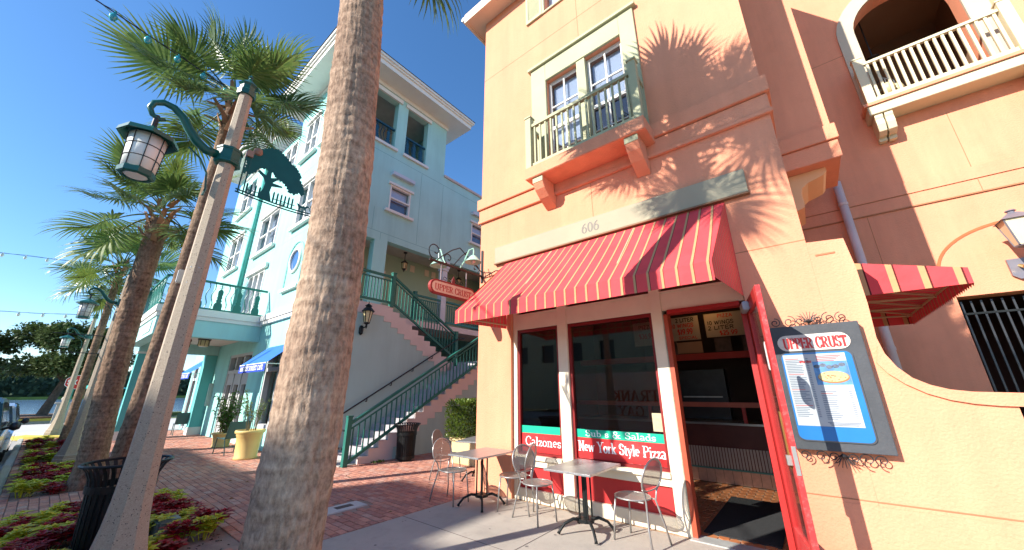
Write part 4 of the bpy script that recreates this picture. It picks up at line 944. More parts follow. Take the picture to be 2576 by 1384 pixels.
# corridor on the first floor
co = MB(); co.box(XS-1.75, XS-1.65, YF+.35, 16, 4.26, 7.34); co.box(XS-1.64, XS-.301, 14.0, 14.1, 4.26, 7.34)
co.build('corridor_wall', SAGE, ab)
cf = MB(); cf.box(XS-1.64, XS-.302, YF+.35, 13.99, 7.24, 7.33); cf.build('corridor_ceiling', pm('corridor ceiling', (.52,.49,.42), .9), ab)
fl = MB(); fl.box(XS-1.64, XS+.02, YF+.4, 16, 4.02, 4.25); fl.build('corridor_floor', PINKTRIM, ab)
for y in (8.55, 8.95, 9.75, 10.15): MB().box(XS-1.645, XS-1.63, y, y+.24, 6.75, 7.05).build('vent_panel', pm('cream vent panel', (.70,.62,.48), .8), ab)
MB().box(XS-1.645, XS-1.6, 6.9, 7.75, 4.27, 6.45).build('corridor_door', pm('cream corridor door', (.70,.66,.56), .6), ab)
col = MB(); col.box(XS-.28, XS-.02, 9.48, 9.74, 4.251, 6.6); col.box(XS-.31, XS+.01, 9.44, 9.78, 6.601, 6.72); col.box(XS-.34, XS+.03, 9.40, 9.82, 6.721, 7.03)
col.build('column', pm('pale lilac column', (.58,.60,.62), .7), ab)
for i, y in enumerate((8.15, 11.2)):
    L = thing('corridor_lantern', ['small black lantern hanging in the upper corridor left of the shop sign', 'small black lantern hanging in the upper corridor right above the shop sign'][i], 'lantern', (-12.3, y, 6.6), 'hanging lanterns of the upper corridor')
    MB().lathe([(.01, 7.23), (.08, 7.22), (.08, 7.19), (.015, 7.17), (.012, 6.88), (.05, 6.86), (.15, 6.76), (.14, 6.74)], 8, (-12.3, y, 0)).build('stem', DARKIRON, L)
    MB().lathe([(.11, 6.738), (.085, 6.5)], 6, (-12.3, y, 0)).build('pane', AMBER, L)
    for k in range(6): MB().tube([(-12.3+.115*math.cos(k*1.047), y+.115*math.sin(k*1.047), 6.738), (-12.3+.088*math.cos(k*1.047), y+.088*math.sin(k*1.047), 6.5)], .01, 4).build('bar', DARKIRON, L)
    MB().lathe([(.09, 6.499), (.05, 6.45), (.03, 6.42), (.01, 6.36)], 8, (-12.3, y, 0)).build('base', DARKIRON, L)
# ---- portico with balcony
po = MB()
PX0, PX1, PY = -20.7, -15.3, 1.55
po.box(PX0, PX1, PY, YF-.001, 4.06, 4.28); po.box(PX0+.04, PX1-.04, PY+.04, YF-.001, 3.93, 4.059)
portico = po.build('portico', WHITETRIM, ab)
be = MB(); be.box(PX0+.08, PX1-.08, PY+.08, PY+.4, 3.38, 3.929); be.box(PX1-.40, PX1-.08, PY+.401, YF-.001, 3.38, 3.929); be.box(PX0+.08, PX0+.4, PY+.401, YF-.001, 3.20, 3.929)
be.build('beam', SEAFOAM, portico)
MB().box(PX0+.41, PX1-.41, PY+.41, YF-.001, 3.60, 3.66).build('ceiling', pm('portico ceiling', (.66,.64,.58), .8), portico)
for x0, x1, y0, y1 in ((-15.72, -15.4, 1.93, 2.35), (-20.68, -20.3, 1.95, 2.75), (-20.68, -20.3, 4.05, YF-.001)):
    MB().box(x0, x1, y0, y1, .30, 3.12 if y1 < 4 else 3.19).build('pier', TEALWALL, portico)
    MB().box(x0-.03, x1+.03, y0-.03, min(y1+.03, YF-.001), 0, .299).build('plinth', WHITETRIM, portico)
    if y1 < 4: MB().box(x0-.03, x1+.03, y0-.03, y1+.03, 3.121, 3.199).build('capital', WHITETRIM, portico)
MB().box(-15.74, -15.38, 1.9, 2.36, 3.2, 3.379).build('capital', SEAFOAM, portico)
GRN = pm('bright teal balcony rail', (.012,.16,.125), .4, .1, 6)
fancy_rail(portico, lambda u, v, d: (PX1-.07+d, u, v), 0, PY+.1, YF-.05, 4.30, 5.28, .46, GRN)
fancy_rail(portico, lambda u, v, d: (u, PY+.07+d, v), 0, PX0+.1, PX1-.1, 4.30, 5.28, .50, GRN)
sg = MB().box(-17.4, -16.0, PY+.06, PY+.079, 3.5, 3.85).build('name_panel', pm('faded portico panel', (.42,.55,.52), .7), portico)
for i, (x, y) in enumerate(((-18.3, 2.9), (-17.4, 3.3))):
    L = thing('portico_lantern', ['brass and glass ceiling lantern under the portico, the left one of two', 'brass and glass ceiling lantern under the portico, the right one of two'][i], 'lantern', (x, y, 3.3), 'ceiling lanterns under the portico')
    MB().lathe([(.17, 3.595), (.20, 3.56), (.19, 3.50)], 10, (x, y, 0)).build('cap', pm('brown bronze', (.10,.07,.05), .5), L)
    MB().lathe([(.16, 3.499), (.16, 3.32), (.12, 3.27)], 8, (x, y, 0)).build('glass_shade', AMBER, L)
    for k in range(8): MB().tube([(x+.165*math.cos(k*.785), y+.165*math.sin(k*.785), 3.5), (x+.165*math.cos(k*.785), y+.165*math.sin(k*.785), 3.3)], .012, 4).build('bar', pm('brown bronze', (.10,.07,.05)), L)
# ---- ground floor shop fronts
GREYF = pm('grey shop joinery', (.46,.47,.47), .6, .05, 3)
def shop_bay(h, n, zt, name, doors=False):
    x0, x1, z0, z1 = h
    f = MB(); f.box(x0, x0+.10, YF+.02, YF+.2, z0, z1); f.box(x1-.10, x1, YF+.02, YF+.2, z0, z1); f.box(x0+.101, x1-.101, YF+.02, YF+.2, z1-.10, z1); f.box(x0+.101, x1-.101, YF+.02, YF+.2, z0, z0+.10); f.box(x0+.101, x1-.101, YF+.01, YF+.2, zt, zt+.12)
    for i in range(1, n):
        xm = x0+(x1-x0)*i/n; f.box(xm-.06, xm+.06, YF+.02, YF+.2, z0+.101, zt-.001); f.box(xm-.05, xm+.05, YF+.02, YF+.2, zt+.121, z1-.101)
    if doors:
        for i in range(n):
            a, b = x0+(x1-x0)*i/n+.07, x0+(x1-x0)*(i+1)/n-.07
            f.box(a, b, YF+.05, YF+.15, z0+.101, z0+.5); f.box(a, b, YF+.05, YF+.15, zt-.42, zt-.001); f.box(a, a+.12, YF+.05, YF+.15, z0+.501, zt-.421); f.box(b-.12, b, YF+.05, YF+.15, z0+.501, zt-.421)
    o = f.build(name, GREYF, ab)
    MB().box(x0+.08, x1-.08, YF+.16, YF+.165, z0+.08, z1-.08).build('pane', CLEAR, o)
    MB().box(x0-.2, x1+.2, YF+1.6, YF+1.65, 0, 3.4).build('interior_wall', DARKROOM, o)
    return o
shop_bay(front[7], 3, 2.35, 'shop_doors', True); shop_bay(front[8], 2, 2.3, 'shop_window'); shop_bay(front[9], 2, 2.3, 'shop_window'); shop_bay(front[10], 1, 2.2, 'side_door')
MB().box(-20.45+.5, -19.85, YF-.14, YF-.001, 1.12, 2.02).build('notice_box', pm('pale green notice box', (.42,.60,.54), .6), ab)
for i, (x0, x1, lab) in enumerate(((-14.15, -11.9, 'bright blue canvas awning with white lettering over the cafe doors nearest the palm'), (-22.85, -20.75, 'bright blue canvas awning with white lettering beyond the portico'))):
    a = thing('blue_awning', lab, 'awning', (x0, YF, 3), 'blue cafe awnings')
    q = MB(); q.quad((x0, YF-.01, 3.10), (x1, YF-.01, 3.10), (x1, 3.72, 2.45), (x0, 3.72, 2.45)); q.build('canopy', BLUECANVAS, a)
    q = MB(); q.quad((x0, 3.72, 2.45), (x1, 3.72, 2.45), (x1, 3.715, 2.22), (x0, 3.715, 2.22)); q.build('valance', pm('deep blue canvas', (.01,.05,.45), .8), a)
    q = MB(); q.box(x0, x1, 3.716, 3.73, 2.44, 2.465); q.build('white_piping', WHITEPRINT, a)
    q = MB()
    for x in (x0+.02, x1-.02): q.tube([(x, YF-.02, 2.45), (x, 3.74, 2.43)], .014, 5)
    q.build('frame', WHITETRIM, a)
    q = MB(); text(q, 'MARKET STREET CAFE', (x0+.15, 3.712, 2.27), (1,0,0), (0,0,1), (0,-1,0), .13, .22, .12, width=x1-x0-.3); q.build('lettering', WHITEPRINT, a)

# ================================================================== the outside stairs
stt = thing('outside_staircase', 'grey green outside staircase in two flights with teal railings and pale stepped trim', 'staircase', (-9.5, 7, 0))
XO, XW = -8.85, -10.1
SM = pm('worn lilac grey stair tread', (.42,.40,.42), .9, .1, 4, .3, 60); RISE = .157; TR = .264; NS = 17; Y1 = 5.08
LAND = RISE*NS
for k in range(NS):
    y = Y1+k*TR
    MB().box(XW+.01, XO-.03, y, y+TR+.02 if k < NS-1 else y+1.6, RISE*k+.001 if k else 0, RISE*(k+1)).build('step', SM, stt)
# outer wall below the flight, with its stepped pale band
pf = [(Y1, 0)]
bandt = []
for k in range(NS):
    y = Y1+k*TR; bandt += [(y, RISE*k if k else 0), (y, RISE*(k+1)+.006)]
yend = Y1+NS*TR+1.3
bandt += [(yend, LAND+.006)]
lowb = [(yend, LAND-.34)]
for k in reversed(range(2, NS)):
    y = Y1+k*TR+.16; lowb += [(y, RISE*(k+1)-.34), (y, RISE*k-.34)] if RISE*k-.34 > 0 else []
lowb = [p for p in lowb if p[1] > .02]
lowb += [(lowb[-1][0], 0)]
MB().prism(bandt+lowb, YZ, XO+.012, XO-.028).build('stepped_band', PINKTRIM, stt)
under = [(lowb[-1][0], 0.001)]+[(a+.001, b-.001) for a, b in reversed(lowb[:-1])]+[(yend, 0.001)]
MB().prism(under, YZ, XO, XO-.027).build('side_wall', GREYGREEN, stt)
MB().box(XO-.9, XO-.03, Y1-.42, Y1-.001, -.01, .02).build('foot_slab', CONC, stt)
# second flight, rising back toward the street, and the wall below it
N2 = 10; T2 = .262; YT = 6.42; ZT = 4.25; R2 = (ZT-LAND)/N2
ub = [(4.76, ZT)]
top = [(4.76, ZT), (YT, ZT)]; bot = []
for k in range(N2):
    y = YT+k*T2; z = ZT-R2*(k+1); top += [(y+.0, z), (y+T2, z)]
bot = [(YT-.62+.0, ZT-.34)]
b2 = [(4.76, ZT-.34), (YT-.28, ZT-.34)]
for k in range(N2):
    y = YT-.28+k*T2; z = ZT-R2*(k+1)-.34; b2 += [(y, z), (y+T2, z)]
MB().prism([(a, b+.004) for a, b in top]+b2[::-1], YZ, XW+.012, XW-.03).build('stepped_band', PINKTRIM, stt)
for k in range(N2):
    y = YT+k*T2; z = ZT-R2*(k+1); MB().box(XS+.03, XW-.031, y, y+T2+.02, z-.3, z).build('step', SM, stt)
MB().box(XS+.03, XW-.031, 4.76, YT, ZT-.3, ZT-.002).build('upper_landing', PINKTRIM, stt)
MB().box(XS+.03, XW+.009, YT+N2*T2+.02, yend+.3, LAND-.25, LAND-.003).build('middle_landing', SM, stt)
wl_ = [(4.5, .001)]+[(4.5, ZT-.342)]+[(a, b-.002) for a, b in b2[1:]]+[(yend+.3, b2[-1][1]-.002), (yend+.3, .001)]
MB().prism(wl_, YZ, XW, XW-.03).build('inner_wall', GREYGREEN, stt)
MB().box(XS, XW-.031, 4.46, 4.75, 0, ZT).build('end_wall', AQUA, stt)
def stair_rail(xr, ya, za, yb, zb, nb, name, loops=True):
    """sloping rail: post height 1.0 above the nosing line from (ya, za) to (yb, zb)"""
    sl_ = (zb-za)/(yb-ya)
    r = MB().prism([(ya, za+.96), (yb, zb+.96), (yb, zb+1.03), (ya, za+1.03)], YZ, xr-.04, xr+.04).build(name, TEALRAIL, stt)
    MB().prism([(ya, za+.09), (yb, zb+.09), (yb, zb+.17), (ya, za+.17)], YZ, xr-.025, xr+.025).build('bottom_rail', TEALRAIL, r)
    MB().prism([(ya, za+.84), (yb, zb+.84), (yb, zb+.875), (ya, za+.875)], YZ, xr-.018, xr+.018).build('mid_rail', TEALRAIL, r)
    for i in range(nb):
        y = ya+(yb-ya)*(i+.5)/nb; z = za+sl_*(y-ya)
        MB().prism([(y-.013, z+.171-abs(sl_)*.013), (y+.013, z+.171+sl_*.013), (y+.013, z+.84), (y-.013, z+.84)], YZ, xr-.013, xr+.013).build('baluster', TEALRAIL, r)
    return r
def post(x, y, z0, z1, s=.06, parent=None):
    m = MB(); m.box(x-s, x+s, y-s, y+s, z0, z1); m.box(x-s-.012, x+s+.012, y-s-.012, y+s+.012, z1+.001, z1+.03); return m.build('newel_post', TEALRAIL, parent or stt)
post(XO+.03, 4.74, .0, 1.08, .055)
stair_rail(XO+.03, 4.80, -.05, Y1+NS*TR-.1, LAND-.02, 33, 'lower_railing')
post(XO+.03, Y1+NS*TR, LAND-.2, LAND+1.1)
post(XW-.03, YT-.06, ZT-.02, ZT+1.12, .06)
stair_rail(XW-.03, YT, ZT+.0, YT+N2*T2+.1, LAND+.05, 21, 'upper_railing')
post(XW-.03, YT+N2*T2+.18, LAND-.3, LAND+1.1)
stair_rail(XW-.03, 4.80, ZT, YT-.125, ZT, 14, 'landing_railing')
stair_rail(XS-.03, 8.25, ZT, 9.44, ZT, 12, 'corridor_railing'); post(XS-.03, 8.18, ZT, ZT+1.1)
stair_rail(XS-.03, 9.80, ZT, 13.0, ZT, 26, 'corridor_railing')
hr = MB(); hy0, hy1 = Y1-.3, Y1+NS*TR-.3
hr.tube([(XW+.08, hy0, .86), (XW+.08, hy1, .86+(hy1-hy0)*RISE/TR), (XW+.08, hy1+.3, .9+(hy1-hy0)*RISE/TR)], .022, 8)
h_ = hr.build('handrail', DARKIRON, stt)
for i in range(6):
    y = hy0+.3+i*.75; z = .86+(y-hy0)*RISE/TR
    MB().tube([(XW+.002, y, z-.09), (XW+.08, y, z-.09), (XW+.08, y, z-.02)], .014, 6).build('handrail_bracket', DARKIRON, h_)
gr = MB()
for z in (.35, .75): gr.box(XW+.012, XO-.1, 4.70, 4.73, z, z+.04)
gr.build('low_guard', DARKIRON, stt)
def coach_lamp(name, label, x, y, z):
    t = thing(name, label, 'lantern', (x, y, z)); cx = x+.30
    MB().lathe([(.09, .13), (.085, -.13)], 5, (cx, y, z+.26)) 
    g = MB(); g.lathe([(.075, .06), (.13, .38)], 6, (cx, y, z)); g.build('pane', AMBER, t)
    for k in range(6): MB().tube([(cx+.077*math.cos(k*1.047), y+.077*math.sin(k*1.047), z+.06), (cx+.133*math.cos(k*1.047), y+.133*math.sin(k*1.047), z+.38)], .011, 4).build('bar', BLACKMETAL, t)
    MB().lathe([(.19, .381), (.18, .40), (.09, .50), (.08, .54), (.11, .545), (.04, .60), (.012, .62), (.012, .68)], 8, (cx, y, z)).build('roof', BLACKMETAL, t)
    MB().lathe([(.012, -.12), (.03, -.06), (.03, 0), (.09, .03), (.085, .059)], 8, (cx, y, z)).build('base', BLACKMETAL, t)
    MB().tube([(cx, y, z-.05), (cx-.12, y, z-.08), (x+.03, y, z-.04)], .018, 6).build('arm', BLACKMETAL, t)
    MB().lathe([(.02, -.2), (.06, -.15), (.065, .0), (.05, .06), (.01, .08)], 10, (x+.035, y, z-.08)).build('backplate', BLACKMETAL, t)
coach_lamp('coach_lantern', 'black coach lantern with amber panes on the grey green stair wall', XW, 5.42, 3.52)
# ================================================================== PALMS
def bark_mat(name, c0, c1, ring, sc=1.0):
    m, n, l, b = node_mat(name); b.inputs['Roughness'].default_value = .95; b.inputs['Specular IOR Level'].default_value = .1
    tc = n.new('ShaderNodeTexCoord')
    mp = n.new('ShaderNodeMapping'); mp.inputs['Scale'].default_value = (34*sc, 34*sc, 20*sc); l.new(tc.outputs['Object'], mp.inputs[0])
    f = n.new('ShaderNodeTexNoise'); f.inputs['Scale'].default_value = 1; f.inputs['Detail'].default_value = 8; f.inputs['Roughness'].default_value = .65; l.new(mp.outputs[0], f.inputs[0])
    mp2 = n.new('ShaderNodeMapping'); mp2.inputs['Scale'].default_value = (3, 3, ring); l.new(tc.outputs['Object'], mp2.inputs[0])
    g = n.new('ShaderNodeTexNoise'); g.inputs['Scale'].default_value = 1; g.inputs['Detail'].default_value = 4; l.new(mp2.outputs[0], g.inputs[0])
    pz = n.new('ShaderNodeTexNoise'); pz.inputs['Scale'].default_value = 1.7; pz.inputs['Detail'].default_value = 3; l.new(tc.outputs['Object'], pz.inputs[0])
    a = n.new('ShaderNodeMath'); a.operation = 'MULTIPLY_ADD'; l.new(g.outputs[0], a.inputs[0]); a.inputs[1].default_value = .45; l.new(f.outputs[0], a.inputs[2])
    r = n.new('ShaderNodeMapRange'); r.inputs['From Min'].default_value = .48; r.inputs['From Max'].default_value = .95; l.new(a.outputs[0], r.inputs[0])
    mx = n.new('ShaderNodeMix'); mx.data_type = 'RGBA'; mx.inputs[6].default_value = (*c0, 1); mx.inputs[7].default_value = (*c1, 1); l.new(r.outputs[0], mx.inputs[0])
    m2 = n.new('ShaderNodeMix'); m2.data_type = 'RGBA'; m2.blend_type = 'MULTIPLY'; m2.inputs[0].default_value = .6; l.new(mx.outputs[2], m2.inputs[6])
    cr = n.new('ShaderNodeValToRGB'); cr.color_ramp.elements[0].color = (.62, .5, .45, 1); cr.color_ramp.elements[0].position = .35; cr.color_ramp.elements[1].color = (1.15, 1.08, 1.0, 1); cr.color_ramp.elements[1].position = .65; l.new(pz.outputs[0], cr.inputs[0])
    l.new(cr.outputs[0], m2.inputs[7]); l.new(m2.outputs[2], b.inputs['Base Color'])
    bp = n.new('ShaderNodeBump'); bp.inputs['Strength'].default_value = .7; bp.inputs['Distance'].default_value = .02; l.new(a.outputs[0], bp.inputs['Height']); l.new(bp.outputs[0], b.inputs['Normal'])
    return m
BARK1 = bark_mat('big palm bark', (.17,.115,.083), (.56,.425,.315), 22)
BARK2 = bark_mat('palm bark', (.085,.055,.038), (.38,.27,.19), 20, .8)
FROND = vary_mat('palm frond', [(.075,.14,.035),(.12,.20,.05),(.18,.25,.07),(.085,.155,.045)], .34, 0, 20, .1, .35)
FRONDY = vary_mat('young palm frond', [(.13,.19,.03),(.17,.23,.05),(.10,.17,.03)], .5, 0, 20, .1, .3)
BOOT = vary_mat('dry leaf base', [(.28,.14,.07),(.40,.24,.13),(.22,.11,.06),(.48,.33,.2)], .9, .3, 30)
def trunk_mesh(axis, rad, seg, rings, amp, seed, freq=7.0):
    """axis(t), rad(t): a bent trunk with fibrous ridges and leaf scar rings"""
    mb = MB(); off = seed*13.7
    for i in range(rings+1):
        t = i/rings; c = Vector(axis(t)); r = rad(t)
        for j in range(seg):
            g = 2*math.pi*j/seg
            p = Vector((math.cos(g)*freq*.55, math.sin(g)*freq*.55, c.z*freq*.22+off))
            d = noise.noise(p*1.0)*.55+noise.noise(Vector((math.cos(g)*freq*2.2, math.sin(g)*freq*2.2, c.z*freq*.55+off)))*.5+noise.noise(Vector((math.cos(g)*2, math.sin(g)*2, c.z*freq*2.4+off)))*.75
            d += .35*abs(noise.noise(Vector((math.cos(g)*freq*5, math.sin(g)*freq*5, c.z*freq*.8-off))))
            rr = r*(1+amp*d)
            mb.v.append((c.x+rr*math.cos(g), c.y+rr*math.sin(g), c.z))
    for i in range(rings):
        for j in range(seg): mb.f.append((i*seg+j, i*seg+(j+1) % seg, (i+1)*seg+(j+1) % seg, (i+1)*seg+j))
    mb.f.append(tuple(rings*seg+j for j in range(seg)))
    return mb
def frond_mesh(seed, droop=.5, petiole=.85, blade=.95, n=44):
    """costapalmate fan: stalk, down-curved midrib, folded leaflets that part and hang at the tips"""
    r = random.Random(seed); mb = MB()
    pts = []
    for i in range(7):
        s = i/6; pts.append(Vector((petiole*s, 0, .06*math.sin(s*math.pi)-.10*s*s)))
    mb.tube(pts, [.028-.014*i/6 for i in range(7)], 4)
    base = pts[-1]; cost = [base+Vector((.5*s, 0, -.10*s-.22*s*s)) for s in (0, .25, .5, .75, 1)]
    mb.tube(cost, [.014, .012, .01, .007, .004], 4)
    for i in range(n):
        a = -1+2*i/(n-1)                                  # -1..1 round the fan
        ang = a*R(128); s = (1-abs(a))**.9
        k = min(3, int(s*4)); o = cost[k].lerp(cost[k+1], s*4-k)
        L = blade*(.62+.38*math.cos(a*1.3))*r.uniform(.88, 1.08)
        d = Vector((math.cos(ang), math.sin(ang), .16*(1-abs(a))-.05+r.uniform(-.06, .06))); d.normalize()
        side = Vector((-d.y, d.x, 0)).normalized()
        wd = .029
        prev = None; p = o.copy(); dr = droop*r.uniform(.6, 1.5); flip = 1 if i % 2 else -1
        K = 6
        for q in range(K+1):
            t = q/K
            ww = wd*(.55+1.0*t if t < .45 else 1.0*(1-t)/.55+.04) if q else wd*.35
            fold = Vector((0, 0, flip*.35*ww*(1-t)))
            cur = (p+side*ww+fold, p-side*ww-fold)
            if prev: mb.quad(prev[0], prev[1], cur[1], cur[0])
            prev = cur
            dd = Vector((d.x, d.y, d.z-dr*t*t*1.9)).normalized(); p = p+dd*(L/K)
    return mb
FR = {}
def frond_get(kind, mat, seed, **k):
    key = (kind, seed)
    if key not in FR:
        o = frond_mesh(seed, **k).build('frond', mat); FR[key] = o.data; bpy.data.objects.remove(o)
    return FR[key]
def palm(label, base, neck, r0, r1, crown, nf=34, seed=1, seg=40, rings=160, amp=.06, bark=None, bow=(0,0), flare=.25, yellow=0, path=None, spread=112):
    t = thing('sabal_palm', label, 'palm tree', base)
    b, nk = Vector(base), Vector(neck)
    def axis(s):
        p = b.lerp(nk, s); k = math.sin(math.pi*s)
        if path:
            z = b.z+(nk.z-b.z)*s; i = max(j for j in range(len(path)-1) if path[j][0] <= z or j == 0); f = (z-path[i][0])/(path[i+1][0]-path[i][0]); f2 = f*f*(3-2*f)
            return (path[i][1]+(path[i+1][1]-path[i][1])*f, path[i][2]+(path[i+1][2]-path[i][2])*(f*.5+f2*.5), z)
        return (p.x+bow[0]*k, p.y+bow[1]*k, p.z)
    def rad(s): return (r0+(r1-r0)*s)*(1+flare*max(0, 1-s*9)**2)
    trunk_mesh(axis, rad, seg, rings, amp, seed).build('trunk', bark or BARK2, t, smooth=True)
    rr = random.Random(seed)
    # the criss-cross of old leaf bases under the crown
    for i in range(30):
        az = i*2.399+rr.uniform(-.2, .2); z = nk.z-.55+i*.030; rad_ = r1*1.0
        o = Vector((nk.x+rad_*math.cos(az)*.9, nk.y+rad_*math.sin(az)*.9, z)); d = Vector((math.cos(az), math.sin(az), 0)); L = rr.uniform(.22, .42); el = rr.uniform(.2, 1.25)
        e = o+(d*math.cos(el)+Vector((0,0,1))*math.sin(el))*L; sdv = Vector((-d.y, d.x, 0))
        m = MB(); w0, w1 = .055, .03; th = d*.02
        m.v += [tuple(o+sdv*w0), tuple(o-sdv*w0), tuple(e-sdv*w1), tuple(e+sdv*w1), tuple(o+sdv*w0-th), tuple(o-sdv*w0-th), tuple(e-sdv*w1-th*.6), tuple(e+sdv*w1-th*.6)]
        m.f += [(0,1,2,3),(7,6,5,4),(0,4,5,1),(1,5,6,2),(2,6,7,3),(3,7,4,0)]
        m.build('leaf_base', BOOT, t)
    inv = Matrix.Translation(-b)
    for i in range(nf):
        s = i/(nf-1); az = i*2.399963+rr.uniform(-.45, .45)
        el = R(78-spread*s**.85+rr.uniform(-15, 13))
        yl = i < yellow or (yellow and s > .88)
        me = frond_get('y' if yl else 'g', FRONDY if yl else FROND, rr.choice((1, 2, 3, 4)), droop=rr.choice((.35, .6)))
        o = bpy.data.objects.new('frond', me); C.objects.link(o); o.parent = t; o.matrix_parent_inverse = inv
        k = crown*rr.uniform(.74, 1.14)
        o.matrix_basis = Matrix.Translation((nk.x+.05*math.cos(az), nk.y+.05*math.sin(az), nk.z+.05+.35*(1-s))) @ Matrix.Rotation(az, 4, 'Z') @ Matrix.Rotation(-el, 4, 'Y') @ Matrix.Rotation(rr.uniform(-.9, .9), 4, 'X') @ Matrix.Diagonal((k, k, k, 1))
    return t
palm('huge rough barked palm trunk in the foreground between the lamp post and the orange building', (-2.47, 1.0, -.02), (-2.50, .80, 7.6), .205, .155, .90, 42, 11, 150, 900, .055, BARK1, (0, 0), .5, 0, path=[(-.02, -2.47, 1.0), (.6, -2.46, 1.02), (1.5, -2.45, 1.05), (2.4, -2.45, 1.06), (3.3, -2.45, 1.035), (4.2, -2.46, .995), (5.5, -2.48, .93), (7.6, -2.50, .83)], spread=80)
palm('tall palm with a big dark green crown rising right behind the nearest lamp post', (-8.75, .98, -.02), (-8.50, 1.08, 7.35), .125, .105, .86, 27, 5, 44, 200, .06, None, (-.02, .05), .3, spread=100)
palm('palm with a thick brown trunk and yellow green fronds between the two nearest lamp posts', (-10.85, .90, -.02), (-10.75, .72, 5.35), .21, .17, .74, 25, 8, 60, 220, .07, None, (0, -.06), .35, 5)
palm('thin pale palm in front of the farthest lamp post', (-20.1, .80, -.02), (-20.0, .74, 6.0), .115, .10, .95, 26, 21, 30, 110, .05, None, (0, 0), .3, 3)

# ================================================================== LAMP POSTS
AGG = None
def agg_mat():
    m, n, l, b = node_mat('exposed aggregate concrete'); b.inputs['Roughness'].default_value = .85
    tc = n.new('ShaderNodeTexCoord'); v = n.new('ShaderNodeTexVoronoi'); v.inputs['Scale'].default_value = 46; l.new(tc.outputs['Object'], v.inputs[0])
    nz = n.new('ShaderNodeTexNoise'); nz.inputs['Scale'].default_value = 24; nz.inputs['Detail'].default_value = 4; l.new(tc.outputs['Object'], nz.inputs[0])
    th = n.new('ShaderNodeMapRange'); th.inputs['From Min'].default_value = .42; th.inputs['From Max'].default_value = .52; th.inputs['To Min'].default_value = .25; th.inputs['To Max'].default_value = .0; l.new(nz.outputs[0], th.inputs[0])
    lt = n.new('ShaderNodeMath'); lt.operation = 'LESS_THAN'; l.new(v.outputs['Distance'], lt.inputs[0]); l.new(th.outputs[0], lt.inputs[1])
    v2 = n.new('ShaderNodeTexVoronoi'); v2.inputs['Scale'].default_value = 120; l.new(tc.outputs['Object'], v2.inputs[0])
    c2 = n.new('ShaderNodeMix'); c2.data_type = 'RGBA'; c2.inputs[6].default_value = (.47,.39,.29,1); c2.inputs[7].default_value = (.35,.275,.20,1); l.new(v2.outputs['Color'], c2.inputs[0])
    c = n.new('ShaderNodeMix'); c.data_type = 'RGBA'; l.new(lt.outputs[0], c.inputs[0]); l.new(c2.outputs[2], c.inputs[6]); c.inputs[7].default_value = (.07,.06,.055,1)
    l.new(c.outputs[2], b.inputs['Base Color'])
    bp = n.new('ShaderNodeBump'); bp.inputs['Strength'].default_value = .4; bp.inputs['Distance'].default_value = .004; l.new(v2.outputs['Distance'], bp.inputs['Height']); l.new(bp.outputs[0], b.inputs['Normal'])
    return m
AGG = agg_mat()
